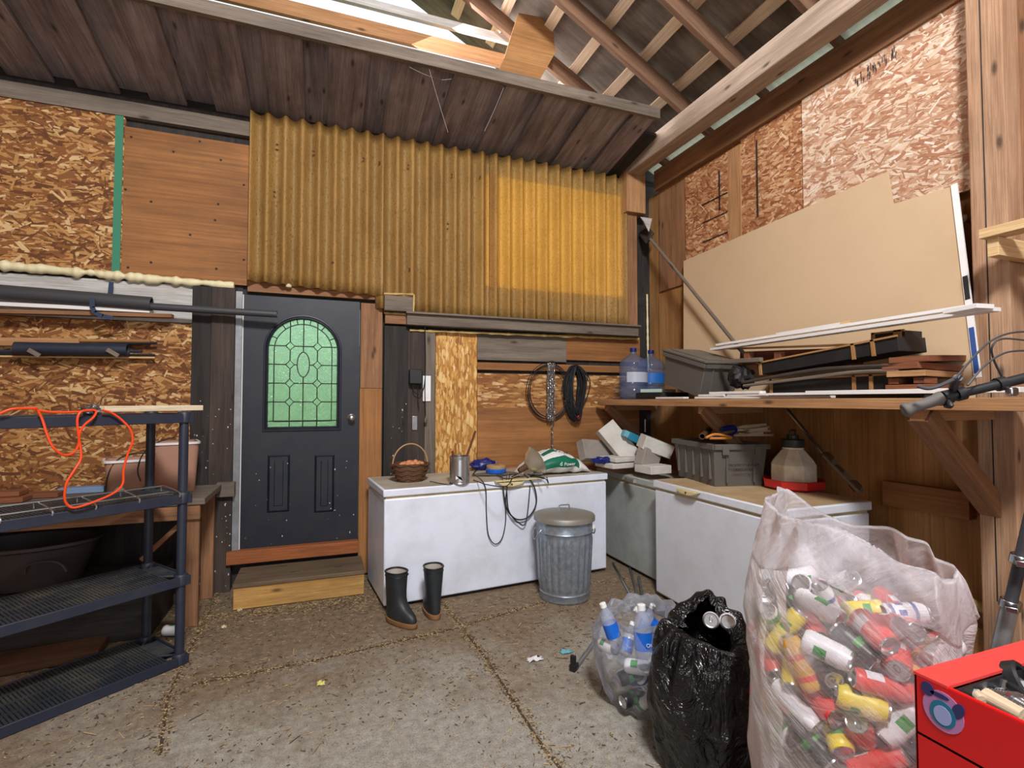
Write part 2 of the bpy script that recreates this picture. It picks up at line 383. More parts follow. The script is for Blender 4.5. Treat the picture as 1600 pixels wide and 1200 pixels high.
# ================================================================== the building
YB = 4.62; XR = 3.3
def bx(mb, px0, py0, px1, py1, Y, d=.02, grain=None, mi=0, plumb=True):
    """a board on the back wall: top left and bottom right corner as seen, front face at Y"""
    a = W(px0, py0, Y=Y); b = W(px1, py1, Y=Y)
    return mb.box(((a.x+b.x)/2, Y+d/2, (a.z+b.z)/2), (abs(b.x-a.x), d, abs(a.z-b.z)), grain=grain, mi=mi)
def XZ(x0, x1, z0, z1, Y, d, mb, grain=None, mi=0): return mb.box(((x0+x1)/2, Y+d/2, (z0+z1)/2), (x1-x0, d, z1-z0), grain=grain, mi=mi)
def YZ(y0, y1, z0, z1, X, d, mb, grain=None, mi=0): return mb.box((X+d/2, (y0+y1)/2, (z0+z1)/2), (d, y1-y0, z1-z0), grain=grain, mi=mi)
bX = lambda px, py=600, Y=YB: W(px, py, Y=Y).x
bZ = lambda px, py, Y=YB: W(px, py, Y=Y).z
rY = lambda px, py=600, X=XR: W(px, py, X=X).y
rZ = lambda px, py, X=XR: W(px, py, X=X).z
DX0, DX1 = bX(378), bX(561); DZ0, DZ1 = .315, bZ(470, 466)
CX0, CX1 = bX(386), bX(977); CZ1 = 3.85
# floor and outside
mb = MB(); mb.box((0, .8, -.1), (7.2, 8.1, .2), grain=0)
fl = single('floor', mb, M['concrete'], 'dirty grey concrete floor scattered with straw and chaff', 'floor', kind='structure', origin=(0, 0, 0), smooth=0)
joints = [[W(250, 1180, Z=0), W(262, 1090, Z=0), W(300, 1010, Z=0), W(352, 905, Z=0)], [W(300, 1070, Z=0), W(480, 1035, Z=0), W(700, 985, Z=0), W(870, 935, Z=0)],
          [W(690, 940, Z=0), W(760, 1030, Z=0), W(850, 1170, Z=0), W(900, 1230, Z=0)]]
for jt in joints:
    mb = MB()
    for a, b in zip(jt, jt[1:]):
        mb.box(((b-a).length/2, 0, .0008), ((b-a).length, .014, .0016), frame(a, b-a))
    mb.build('joint', plain('joint_dirt', S(70, 56, 40), .95) if 'joint_dirt' not in bpy.data.materials else bpy.data.materials['joint_dirt'], fl, smooth=0)
g = G('lawn_green'); g.set(Base_Color=g.ramp(g.noise(g.obj(), 4, 6, .7), [(.3, S(60, 120, 30)), (.7, S(140, 190, 60))]), Roughness=.9)
mb = MB(); mb.box((0, 17, -.26), (60, 24.5, .5)); single('lawn', mb, g.mat, 'green lawn outside beyond the blue door', 'lawn', kind='structure', smooth=0)
g = G('hedge_green'); g.set(Base_Color=g.ramp(g.noise(g.obj(), 6, 8, .8), [(.35, S(40, 84, 30)), (.65, S(150, 190, 80))]), Roughness=.9)
mb = MB(); pts = []
for j in range(24):
    for i in range(60):
        x, z = -12+i*.4, -.1+j*.11; p = Vector((x, 9.5+(j/23)**2*.8, z)); q = noise.noise(p*1.3)*.5+noise.noise(p*4)*.2
        pts.append(p + Vector((0, q, q*.3)))
mb.grid(pts, 60, 24); mb.build('hedge', g.mat, origin=(0, 9.5, 0), solid=.6)
tag(bpy.data.objects['hedge'], 'leafy green hedge outside beyond the glass of the blue door', 'hedge', kind='structure')

# ---- back wall
mb = MB(); YW = 4.685
XZ(-3.5, DX0-.01, 0, 3.85, YW, .08, mb, 2); XZ(DX0-.01, DX1+.01, 0, .3, YW, .08, mb, 0)
WZ0, WZ1, WX0 = 2.62, 3.72, bX(758)
XZ(DX0-.01, WX0, DZ1+.1, 3.85, YW, .08, mb, 0); XZ(DX1+.01, 3.5, 0, DZ1+.1, YW, .08, mb, 2)
XZ(-3.5, 3.5, 3.80, 3.99, 4.71, .07, mb, 0); XZ(2.6, 3.5, 3.9, 4.3, 4.66, .07, mb, 0); XZ(DX0-.01, DX1+.01, DZ1-.04, DZ1+.12, 4.70, .06, mb, 0); XZ(WX0, 3.5, DZ1+.1, WZ0, YW, .08, mb, 0); XZ(WX0, 3.5, WZ1, 3.85, YW, .08, mb, 0); XZ(CX1-.02, 3.5, WZ0, WZ1, YW, .08, mb, 2)
wb = single('wall_back', mb, M['black_wood'], 'back wall patched together from strand board, plywood and old planks', 'wall', kind='structure', origin=(0, YW, 0), smooth=0)
def sheet(parent, px0, py0, px1, py1, Y, d, m, name, label, grain=None, bev=.001):
    mb = MB(); bx(mb, px0, py0, px1, py1, Y, d, grain); o = mb.build(name, m, parent, bevel=bev, smooth=0); tag(o, label); return o
def sheetL(zt, zb, px1, Y, d, m, name, label):
    mb = MB(); XZ(-3.48, bX(px1, Y=Y), W(*zb, Y=Y).z, W(*zt, Y=Y).z, Y, d, mb, 0); return tag(mb.build(name, m, wb, bevel=.001, smooth=0), label)
sheetL((0, 130), (185, 430), 185, 4.645, .035, M['osb'], 'strand_board', 'golden strand board high up beside the plywood')
mb = MB(); bx(mb, 188, 196, 386, 446, 4.65, .03, 0); o = mb.build('plywood', M['ply'], wb, smooth=0); tag(o, 'reddish plywood beside the yellow corrugated sheets')
# nail heads and knots in the plywood
mb = MB()
for px, py in ((205, 214), (271, 237), (312, 221), (345, 250), (381, 289), (196, 296), (236, 315), (341, 319), (336, 344), (381, 406), (236, 410), (200, 418), (338, 420), (297, 367)):
    p = W(px, py, Y=4.65); mb.lathe([(.011, 0), (.009, .002)], 8, Matrix.Translation(p+Vector((0, .001, 0))) @ Matrix.Rotation(R_(90), 4, 'X'))
mb.build('plug', plain('plug_dark', S(58, 34, 22), .8), wb)
mb = MB(); bx(mb, 181, 165, 187, 430, 4.636, .003); mb.build('green_tape', plain('tape_green', S(50, 128, 98), .6), wb, smooth=0)
sheetL((200, 158), (386, 212), 386, 4.63, .05, M['grey_wood'], 'top_plate', 'dark rim board under the plank soffit')
sheetL((298, 446), (298, 505), 298, 4.655, .03, M['white_board'], 'whitewashed_board', 'whitewashed horizontal board behind the grey pipes')
sheetL((320, 507), (320, 757), 320, 4.65, .03, M['osb'], 'strand_board', 'golden strand board behind the black shelving')
# posts left of the door
def strand(o, kind, u0, u1, v0, v1, to3, dens=1100, seed=0, **k):
    mb = MB(); flakes(mb, u0, u1, v0, v1, to3, dens, seed, **k); mb.m = [m-1 for m in mb.m]
    f = mb.build('wood_strands', [M[f'{kind}_f{i}'] for i in range(4)], o.parent, smooth=0, fixn=False); f['kind'] = 'stuff'; return f
bk3 = lambda Y: (lambda x, z, d: Vector((x, Y-d, z)))
for o in [c for c in wb.children if c.name.startswith('strand_board')]:
    bb_ = np.array([tuple(v.co) for v in o.data.vertices]); off = parent_origin(wb); x0, x1, z0, z1 = bb_[:, 0].min()+off.x, bb_[:, 0].max()+off.x, bb_[:, 2].min()+off.z, bb_[:, 2].max()+off.z
    x0 = max(x0, -2.5); yv_ = bb_[:, 1].min()+off.y; up_ = x1-x0 < .5
    strand(o, 'osb', x0, x1, z0, z1, bk3(yv_), 1250, int(x1*100), mean=(R_(75) if up_ else 0), spread=.45)
def post(px0, px1, Y, d, m, label, z0=0, z1=2.4, n=[0], name='trim'):
    n[0] += 1; mb = MB(); a, b = bX(px0, Y=Y), bX(px1, Y=Y); XZ(a, b, z0, z1, Y, d, mb, 2)
    return single(f'{name}_{n[0]}', mb, m, label, 'post', kind='structure', smooth=0, bevel=.003)
zf = 2.40
post(298, 328, 4.60, .08, M['black_wood'], 'narrow blackened timber post beside the strand board', 0, zf)
post(328, 365, 4.585, .09, M['dark_wood'], 'wide weathered dark post left of the blue door', 0, zf)
post(366, 377, 4.60, .08, M['tin_strip'], 'grey metal strip along the left side of the blue door', .25, zf-.02)
post(563, 597, 4.61, .07, M['fir_old'], 'upper reddish jamb board right of the blue door', bZ(580, 607, 4.61)+.002, bZ(580, 474, 4.61))
post(562, 597, 4.605, .07, M['ply'], 'lower orange jamb board right of the blue door', .02, bZ(580, 607, 4.605))
post(600, 637, 4.60, .08, M['black_wood'], 'black timber post behind the egg basket', 0, bZ(620, 510))
post(637, 664, 4.61, .08, M['dark_wood'], 'dark timber post carrying the black power adapter', 0, bZ(650, 514))
post(664, 680, 4.60, .08, M['grey_wood'], 'narrow brown post with the white socket beside strand board', 0, bZ(672, 516))
# door header, gap and blocks
mb = MB(); a = W(386, 441, Y=4.6); b = W(600, 466, Y=4.6)
for k, (z, h) in enumerate(((a.z, .06),)):
    mb.box(((a.x+b.x)/2, 4.655, (a.z+b.z)/2+.01), ((b.x-a.x), .05, .10), Matrix.Translation((0, 0, 0)), 0)
single('trim_20', mb, M['fir_old'], 'brown header board over the blue door', 'board', kind='structure', smooth=0, bevel=.002)
mb = MB(); bx(mb, 601, 461, 645, 487, 4.50, .12, 0)
single('trim_21', mb, M['grey_wood'], 'short grey timber block end over the black posts', 'timber block', kind='structure', smooth=0, bevel=.003)
mb = MB(); bx(mb, 602, 489, 640, 507, 4.57, .09, 0); single('trim_22', mb, M['fir_old'], 'short brown timber offcut under the grey block', 'timber block', kind='structure', smooth=0, bevel=.003)
# ledge beam under the corrugated sheets
mb = MB(); a = W(636, 494, Y=4.52); b = W(998, 526, Y=4.52)
zt, zb_ = 2.265, 2.17
mb.box(((a.x+b.x)/2, 4.57, (zt+zb_)/2), (b.x-a.x, .1, zt-zb_)); mb.box(((a.x+b.x)/2, 4.555, zt+.008), (b.x-a.x+.02, .14, .018))
single('trim_23', mb, M['grey_wood'], 'long grey ledge beam under the yellow corrugated sheets', 'beam', kind='structure', smooth=0, bevel=.003)
# lower right sheets of the back wall
sheet(wb, 681, 517, 745, 760, 4.645, .04, M['osb_v'], 'strand_board', 'narrow upright pale strand board panel', 2)
sheet(wb, 746, 518, 885, 566, 4.65, .03, M['grey_wood'], 'plank', 'weathered grey plank under the ledge beam', 0)
sheet(wb, 885, 522, 1000, 566, 4.65, .03, M['ply'], 'plywood', 'plywood piece under the right end of the ledge beam', 0)
sheet(wb, 746, 566, 1000, 583, 4.64, .035, M['ply'], 'plywood', 'narrow plywood strip under the grey plank', 0)
sheet(wb, 746, 583, 1000, 637, 4.65, .03, M['osb'], 'strand_board', 'golden strand board strip behind the hanging chain', 0)
sheet(wb, 746, 637, 1000, 800, 4.645, .035, M['ply'], 'plywood', 'plywood behind the white feed bag', 0)
# foam beads
def foam_bead(name, p0, p1, Y, r, parent, m, seed=0, wob=1.0):
    mb = MB(); pts = []; rad = []; N = max(8, int((p1-p0).length/.012)); rnd = random.Random(seed)
    for i in range(N+1):
        t = i/N; p = p0.lerp(p1, t); q = noise.noise(Vector((t*(p1-p0).length*8, seed, 0))); q2 = noise.noise(Vector((t*(p1-p0).length*24, seed, 5)))
        pts.append(p + Vector((0, 0, -.35*r*q*wob))); rad.append(r*(.85+.6*q*wob+.4*q2*wob+.4*abs(noise.noise(Vector((t*(p1-p0).length*5, seed, 9))))))
    mb.tube(pts, lambda t: max(r*.25, rad[min(N, int(t*N+.5))]), 8); return mb.build(name, m, parent, smooth=70)
foam_bead('foam_bead', W(-200, 397, Y=4.63), W(366, 447, Y=4.63), 0, .033, wb, M['foam'], 1, 1.2)
foam_bead('foam_bead', W(640, 516, Y=4.60), W(998, 530, Y=4.60), 0, .013, wb, M['foam_old'], 2)
foam_bead('foam_bead', W(645, 489, Y=4.60), W(985, 512, Y=4.60), 0, .012, wb, M['foam_old'], 3, 1.3)
foam_bead('foam_bead', W(600, 459, Y=4.52), W(646, 460, Y=4.52), 0, .010, wb, M['foam_old'], 4)
foam_bead('foam_bead', W(647, 460, Y=4.52), W(646, 488, Y=4.52), 0, .009, wb, M['foam_old'], 5)
foam_bead('foam_bead', W(600, 489, Y=4.57), W(640, 491, Y=4.57), 0, .010, wb, M['foam_old'], 6, 1.4)
mb = MB(); p = W(451, 447, Y=4.59); mb.lathe([(0, -.02), (.022, -.01), (.026, .004), (.012, .018), (0, .02)], 10, Matrix.Translation(p)); mb.build('foam_bead', M['foam'], wb)
# ---- corrugated sheets
def corr_sheet(x0, x1, zb0, zb1, Y, label, ph=0.0, zt=CZ1):
    mb = MB(); nu = int((x1-x0)/.011)+2; nv = 14; pts = []
    for j in range(nv):
        for i in range(nu):
            x = x0+(x1-x0)*i/(nu-1); zb = zb0+(zb1-zb0)*i/(nu-1); z = zb+(zt-zb)*j/(nv-1)
            c = 1-2*((1+math.cos(2*math.pi*(x-CX0)/.131+ph))/2)**2.0; c += .16*max(0, c)*math.cos(4*math.pi*(x-CX0)/.131+ph)
            pts.append(Vector((x, Y-.03+.032*c, z)))
    mb.grid(pts, nu, nv); o = mb.build('corrugated_sheet', M['corrugated'], origin=((x0+x1)/2, Y, min(zb0, zb1)), solid=.006, smooth=80)
    return tag(o, label, 'corrugated sheet', 'yellow corrugated sheets over the door and freezer', 'thing')
zz = lambda px, py: bZ(px, py, 4.6)
c1x, c2x = bX(592, 450), bX(768, 450)
corr_sheet(CX0, c1x+.03, zz(388, 439), zz(592, 463), 4.605, 'yellow corrugated sheet over the blue door, left end free')
corr_sheet(c1x-.03, c2x+.03, zz(592, 484)+.01, zz(770, 499), 4.612, 'dull yellow corrugated sheet in the middle over the grey ledge')
corr_sheet(c2x-.03, CX1, zz(770, 499), zz(977, 511), 4.605, 'bright glowing yellow corrugated sheet next to the corner post')
# screws holding the sheets
mb = MB()
for px, py in ((433, 226), (490, 236), (568, 247), (593, 253), (638, 258), (706, 273), (750, 276), (429, 300), (700, 350), (640, 420), (520, 410)):
    p = W(px, py, Y=4.545); mb.lathe([(.010, 0), (.006, .005)], 8, Matrix.Translation(p) @ Matrix.Rotation(R_(90), 4, 'X'))
o = mb.build('screw', M['rusty'], wb)
# corner post, stub and boards
mb = MB(); a, b = bX(979, Y=4.55), bX(998, Y=4.55); XZ(a, b, 2.27, 3.6, 4.56, .1, mb, 2)
single('trim_30', mb, M['fir_old'], 'brown corner post beside the glowing corrugated sheet', 'post', kind='structure', smooth=0, bevel=.003)
mb = MB(); bx(mb, 979, 260, 1009, 334, 4.5, .14, 2); single('trim_31', mb, M['fir'], 'short brown timber stub under the eave in the corner', 'timber block', kind='structure', smooth=0, bevel=.003)

# ---- door
dr = thing('door_1', 'dark blue panel door with an arched leaded glass window', 'door', ((DX0+DX1)/2, YB, DZ0), kind='structure')
gx0, gx1 = bX(418), bX(527); gz0 = bZ(470, 667); gzt = bZ(470, 498); gcx = (gx0+gx1)/2; gr = (gx1-gx0)/2; gzs = gzt-gr*.98
mb = MB(); n = 28; yf, yb = YB, YB+.045
def arch(x): t = max(-1, min(1, (x-gcx)/gr)); return gzs+gr*.98*math.sqrt(1-t*t)
for (x0, x1) in ((DX0, gx0), (gx1, DX1)): XZ(x0, x1, DZ0, DZ1, yf, yb-yf, mb)
XZ(gx0, gx1, DZ0, gz0, yf, yb-yf, mb)
xs = [gcx - gr*math.cos(math.pi*i/n) for i in range(n+1)]
for x0, x1 in zip(xs, xs[1:]):
    for y in (yf, yb): mb.face([(x0, y, arch(x0)), (x1, y, arch(x1)), (x1, y, DZ1), (x0, y, DZ1)], [(0, 0), (1, 0), (1, 1), (0, 1)])
    mb.face([(x0, yf, DZ1), (x1, yf, DZ1), (x1, yb, DZ1), (x0, yb, DZ1)], [(0, 0), (1, 0), (1, 1), (0, 1)])
mb.build('leaf', M['door_blue'], dr, smooth=0, fixn=False)
def outline(off, n=28):
    P = [(gx0-off, gz0-off), (gx1+off, gz0-off)]
    for i in range(n+1):
        a = math.pi*i/n; P.append((gcx+(gr+off)*math.cos(a), gzs+(gr*.98+off)*math.sin(a)))
    return P
mb = MB()   # moulding ring, three steps
prof = [(.034, 0), (.030, -.016), (.018, -.018), (.012, -.010), (.002, -.014), (-.004, .0), (-.004, .02)]
rings = [outline(o_) for o_, _ in prof]; N = len(rings[0]); pts = [Vector((x, yf+dy, z)) for (r_, (_, dy)) in zip(rings, prof) for x, z in r_]
mb.grid(pts, N, len(prof), cu=True); mb.build('moulding', M['door_blue'], dr, smooth=50)
g = G('leaded_glass'); tc = g.obj(); g.bump(g.noise(tc, 42, 4, .75, 2.5), .6, .02)
gl = g.n('ShaderNodeBsdfGlass', {0: (.72, .92, .74, 1), 'Roughness': .07, 'IOR': 1.4}); tr = g.n('ShaderNodeBsdfTranslucent', {0: (.8, .95, .85, 1)})
bn = [x for x in g.t.nodes if x.type == 'BUMP'][0]; g.t.links.new(bn.outputs[0], gl.inputs['Normal'])
ms = g.n('ShaderNodeMixShader', {0: .10, 1: gl.outputs[0], 2: tr.outputs[0]}); g.t.links.new(ms.outputs[0], g.t.nodes['Material Output'].inputs[0])
mb = MB(); Mx = Matrix(((1, 0, 0, 0), (0, 0, 1, yf+.02), (0, 1, 0, 0), (0, 0, 0, 1)))
mb.prism(outline(0), Mx, .006); o = mb.build('glass', g.mat, dr, smooth=0); tag(o, 'arched frosted leaded glass')
mb = MB(); k = .0045; yl = yf+.016
def came(pts, r=k): mb.tube([Vector((x, yl, z)) for x, z in pts], r, 6)
e = outline(-.045); came(e+[e[0]])
dxs = [bX(452.5), bX(473.5), bX(495.5)]; dzs = [bZ(473, y) for y in (541, 570, 599, 628)]
ov = bZ(473, 550), bZ(473, 589)
for x in (dxs[0], dxs[2]):
    zs = [gz0]+[z for z in reversed(dzs)]; z = gz0
    for dz in reversed(dzs): came([(x, z), (x, dz-.036)]); z = dz+.036
    came([(x, z), (x, arch(x))])
    for dz in dzs: came([(x-.034, dz), (x, dz+.036), (x+.034, dz), (x, dz-.036), (x-.034, dz)])
came([(dxs[1], gz0), (dxs[1], ov[1])]); came([(dxs[1], ov[0]), (dxs[1], gzt)])
zc, hz = (ov[0]+ov[1])/2, abs(ov[0]-ov[1])/2; came([(dxs[1]+.048*math.cos(a), zc+hz*math.sin(a)) for a in [i*math.pi/12 for i in range(25)]], .0045)
for i, dz in enumerate(dzs):
    xa = [gx0, dxs[0]-.034, dxs[0]+.034, dxs[2]-.034, dxs[2]+.034, gx1]
    for s_ in (0, 4): came([(xa[s_], dz), (xa[s_+1], dz)])
    if i == 1: came([(xa[2], dz), (dxs[1]-.048, dz)]); came([(dxs[1]+.048, dz), (xa[3], dz)])
    else: came([(xa[2], dz), (xa[3], dz)])
for a in (25, 52, 78, 90, 102, 128, 155):
    a = R_(a); came([(gcx+(gr-.045)*math.cos(a), gzs+(gr*.98-.045)*math.sin(a)), (gcx+gr*math.cos(a), gzs+gr*.98*math.sin(a))])
came([(gx0, gz0+.05), (gx1, gz0+.05)])
mb.build('leading', plain('lead', S(62, 68, 58), .5, .6), dr, smooth=60)
for px0, px1 in ((420, 455), (493, 524)):   # lower raised panels
    x0, x1 = bX(px0), bX(px1); z0, z1 = bZ((px0+px1)/2, 800), bZ((px0+px1)/2, 710)
    prof = [(0, 0), (.012, -.010), (.022, .012), (.034, .012), (.055, -.004)]; pts = []
    for d_, dy in prof: pts += [Vector((x0+d_, yf+dy, z0+d_)), Vector((x1-d_, yf+dy, z0+d_)), Vector((x1-d_, yf+dy, z1-d_)), Vector((x0+d_, yf+dy, z1-d_))]
    mb = MB(); mb.grid(pts, 4, 5, cu=True); mb.face(pts[-4:], [(0, 0), (1, 0), (1, 1), (0, 1)]); mb.build('panel', M['door_blue'], dr, smooth=0, fixn=False)
p = W(549, 653, Y=YB); KM = Matrix.Translation(p) @ Matrix.Rotation(R_(90), 4, 'X')
mb = MB(); mb.lathe([(.036, 0), (.036, .004), (.030, .009), (.012, .012), (.012, .034), (.024, .040), (.029, .052), (.026, .064), (.014, .070), (0, .071)], 28, KM)
o = mb.build('knob', M['steel'], dr, smooth=50); tag(o, 'round satin steel door knob')
mb = MB(); XZ(DX0-.012, DX0+.004, DZ0, DZ1, YB-.004, .05, mb); mb.build('edge_strip', M['trim_white'], dr, smooth=0)
# bird lime and paint flecks on the door foot and the dark posts
def flecks(parent, x0, x1, z0, z1, Y, n, seed):
    mb = MB(); rf = random.Random(seed)
    for i in range(n):
        x, z, r = rf.uniform(x0, x1), z0+(z1-z0)*rf.random()**1.6, rf.uniform(.0014, .0055); k = rf.uniform(.5, 2.2)
        mb.face([(x+r*math.cos(a)*1.0, Y-.0012-rf.random()*.0004, z+r*k*math.sin(a)) for a in [q*math.pi/3+rf.uniform(-.3, .3) for q in range(6)]], [(0, 0)]*6)
    return mb.build('fleck', plain('fleck', S(196, 194, 186), .8) if 'fleck' not in bpy.data.materials else bpy.data.materials['fleck'], parent, smooth=0, fixn=False)
flecks(dr, DX0+.02, DX1-.02, DZ0+.02, DZ0+.7, YB, 26, 1)
for nm, xa, xb, Yp in (('trim_2', bX(330, Y=4.585), bX(364, Y=4.585), 4.585), ('trim_1', bX(300, Y=4.6), bX(327, Y=4.6), 4.6), ('trim_6', bX(602, Y=4.6), bX(636, Y=4.6), 4.6)):
    if nm in bpy.data.objects: flecks(bpy.data.objects[nm], xa, xb, .05, 1.5, Yp, 36, len(nm)+int(xa*9))
# sill and step
mb = MB(); a, b = bX(358, Y=4.56), bX(562, Y=4.56); XZ(a, b, .215, .315, 4.55, .16, mb, 0)
single('trim_40', mb, M['red_sill'], 'reddish timber sill under the blue door', 'sill', kind='structure', smooth=0, bevel=.004)
sx0 = W(362, 940, Z=0); sx1 = W(567, 915, Z=0)
st = thing('step', 'low wooden step with yellow front in front of the blue door', 'step', ((sx0.x+sx1.x)/2, 4.35, 0))
fy = 4.16; x0, x1 = W(364, 945, Y=fy).x, W(569, 900, Y=fy).x; sz = .19
mb = MB(); XZ(x0, x1, 0.005, sz-.03, fy, .035, mb, 0); mb.build('front_board', M['step_front'], st, smooth=0, bevel=.004)
mb = MB(); mb.box(((x0+x1)/2, (fy+4.55)/2-.005, sz-.015), (x1-x0+.01, 4.55-fy+.01, .03)); mb.build('tread', M['step_top'], st, smooth=0, bevel=.004)
mb = MB()
for x in (x0+.018, x1-.018): mb = MB(); mb.box((x, (fy+4.57)/2+.02, (sz-.03)/2), (.034, 4.57-fy-.05, sz-.035)); mb.build('side_board', M['step_top'], st, smooth=0)

# ---- right wall
mb = MB(); XW = 3.345
YZ(-3.2, 4.8, .3, 3.72, XW, .08, mb, 2); YZ(-3.2, 4.8, 0, .3, XW-.08, .18, mb, 1)
wr = single('wall_right', mb, M['ply_tan'], 'right wall clad in plywood and strand board above a low curb', 'wall', kind='structure', origin=(XW, 1, 0), smooth=0)
def rsheet(y0, y1, z0, z1, X, d, m, name, label, grain=None):
    mb = MB(); YZ(y0, y1, z0, z1, X, d, mb, grain); o = mb.build(name, m, wr, bevel=.001, smooth=0); return tag(o, label)
yA, yB_, yC, yD = rY(1521), rY(1260), rY(1161), rY(1141); yE = rY(1075); yCor = 4.6
zR1 = rZ(1521, 294)
rsheet(yA-.1, yB_-.004, zR1, 3.80, 3.30, .03, M['osb_r'], 'strand_board', 'large pale strand board above the leaning cardboard sheet', 1)
rsheet(yB_+.004, yC, rZ(1161, 365)-.25, 3.72, 3.315, .028, M['osb_ro'], 'strand_board', 'orange strand board left of the large pale one', 1)
rsheet(yC+.001, yD, rZ(1161, 365)-.05, 3.68, 3.305, .035, M['fir'], 'batten', 'upright timber batten between strand boards', 2)
rsheet(yD+.001, yE+.02, rZ(1080, 452), 3.68, 3.31, .03, M['osb_ro'], 'strand_board', 'strand board at the corner end of the right wall', 1)
rsheet(yE+.02, yCor-.12, rZ(1030, 455), 3.68, 3.325, .03, M['fir_old'], 'plank', 'dark brown board in the corner', 2)
rsheet(yE-.01, yCor-.1, 1.52, rZ(1030, 458), 3.33, .03, M['ply_tan'], 'plywood', 'plywood behind the grey tote', 2)
rsheet(-3.1, 4.5, 3.72, 3.93, 3.28, .12, M['fir_old'], 'top_plate', 'top plate board along the right wall', 1)
for px, z0, z1 in ((1188, 3.0, 3.62), (1128, 3.2, 3.55)):
    mb = MB(); y = rY(px); YZ(y-.003, y+.003, z0, z1, 3.296, .01, mb, 2); mb.build('saw_kerf', M['black'], wr, smooth=0)
sy_ = {}
for o in [c for c in wr.children if c.name.startswith('strand_board')]:
    bb_ = np.array([tuple(v.co) for v in o.data.vertices]); off = parent_origin(wr); y0, y1, z0, z1 = bb_[:, 1].min()+off.y, bb_[:, 1].max()+off.y, bb_[:, 2].min()+off.z, bb_[:, 2].max()+off.z; xv_ = bb_[:, 0].min()+off.x
    strand(o, 'osb_r' if 'pale' in o['label'] and 'left' not in o['label'] else 'osb_ro', y0, y1, z0, z1, (lambda X_: (lambda y, z, d: Vector((X_-d, y, z))))(xv_), 1500, int(y0*50), mean=.1, spread=.4, big=.85)
mb = MB(); rs = random.Random(2)   # printed grade stamp on the pale strand board
for i in range(46):
    px, py = rs.uniform(1335, 1400), rs.uniform(0, 1); p = W(px, 128-(px-1335)*.75+py*14-6, X=3.296); mb.box((3.2965, p.y, p.z), (.0008, .004, rs.uniform(.015, .05)))
mb.build('stamp', plain('stamp_ink', S(70, 60, 66), .8), wr, smooth=0)
def kerfs():
    mb = MB()
    for z in (3.32, 3.15, 2.97): y0, y1 = rY(1140), rY(1100); mb.box((3.302, (y0+y1)/2, z), (.006, y1-y0, .006))
    mb.build('saw_kerf', M['black'], wr, smooth=0)
kerfs()
rsheet(-1.2, rY(1590)-.02, .3, 3.7, 3.31, .03, M['fir_old'], 'plank', 'brown boarding beyond the big post', 2)
mb = MB(); y0, y1 = rY(1583, X=3.17), rY(1524, X=3.17); YZ(y0, y1, .22, 3.95, 3.17, .14, mb, 2)
pw = single('trim_50', mb, M['post_wood'], 'tall square timber post on the right wall', 'post', kind='structure', smooth=0, bevel=.006)
mb = MB(); y = rY(1548, X=3.168); YZ(y-.0025, y+.0025, .5, 3.9, 3.1685, .002, mb, 2); mb.build('crack', M['black_wood'], pw, smooth=0)
rsheet(yA+.02, rY(1380), rZ(1535, 815), rZ(1535, 772), 3.27, .06, M['ply'], 'ledger', 'horizontal ledger board low on the right wall', 1)
foam_bead('foam_bead', W(1460, 916, X=3.28), W(1548, 955, X=3.28), 0, .028, wr, M['foam_old'], 9, 1.0)
foam_bead('foam_bead', W(1011, 460, X=3.28), W(1013, 600, X=3.28), 0, .012, wr, M['foam'], 10, 1.0)
for k, (px, py) in enumerate(((1508, 341),)):
    mb = MB(); a = W(px, py, X=3.25); mb.tube([a, a+Vector((.07, -.02, -.05))], .009, 8); mb.lathe([(.02, 0), (.02, .006), (0, .01)], 10, frame(a, (0, 0, 1), (-1, .3, .7))); mb.build('bolt', M['rusty'], wr)
# ---- eave beam, rafters, purlins, roof
mb = MB(); mb.box((3.03, .8, 3.955), (.16, 7.7, .2)); single('trim_60', mb, M['beam_wood'], 'heavy weathered eave beam along the top of the right wall', 'beam', kind='structure', smooth=0, bevel=.008)
SL = math.atan(.545); ridge = Vector((-.2, 0, 4.05+.545*3.23))
L = 3.55/math.cos(SL)
def slopeM(side): # x axis down the slope from the ridge, z normal to the roof
    u = Vector((side*math.cos(SL), 0, -math.sin(SL))); return frame(ridge, u, (side*math.sin(SL), 0, math.cos(SL)))
raf = thing('ceiling', 'open timber roof of rafters and pale purlins under dark roofing', 'roof', (0, 0, 4.0), kind='structure')
for side in (1, -1):
    Ms = slopeM(side); L_ = L*(1.0 if side > 0 else 1.0)
    for k in range(13):
        y = 4.32-.63*k
        mb = MB(); mb.box((L_/2, y if Ms.col[1].y > 0 else -y, .07), (L_, .045, .14), Ms, 0); mb.build('rafter', M['rafter_wood'], raf, smooth=0, bevel=.003)
    for k in range(10):
        x = L_-.16-.40*k
        if x > 0: mb = MB(); s_ = 1 if Ms.col[1].y > 0 else -1; mb.box((x, .75*s_, .16), (.09, 8.0, .035), Ms, 1); mb.build('purlin', M['purlin_wood'], raf, smooth=0, bevel=.002)
    mb = MB(); s_ = 1 if Ms.col[1].y > 0 else -1; mb.box((L_/2-.04, .85*s_, .19), (L_-.02, 8.3, .02), Ms, 0); mb.build('roofing', M['roofing'], raf, smooth=0)
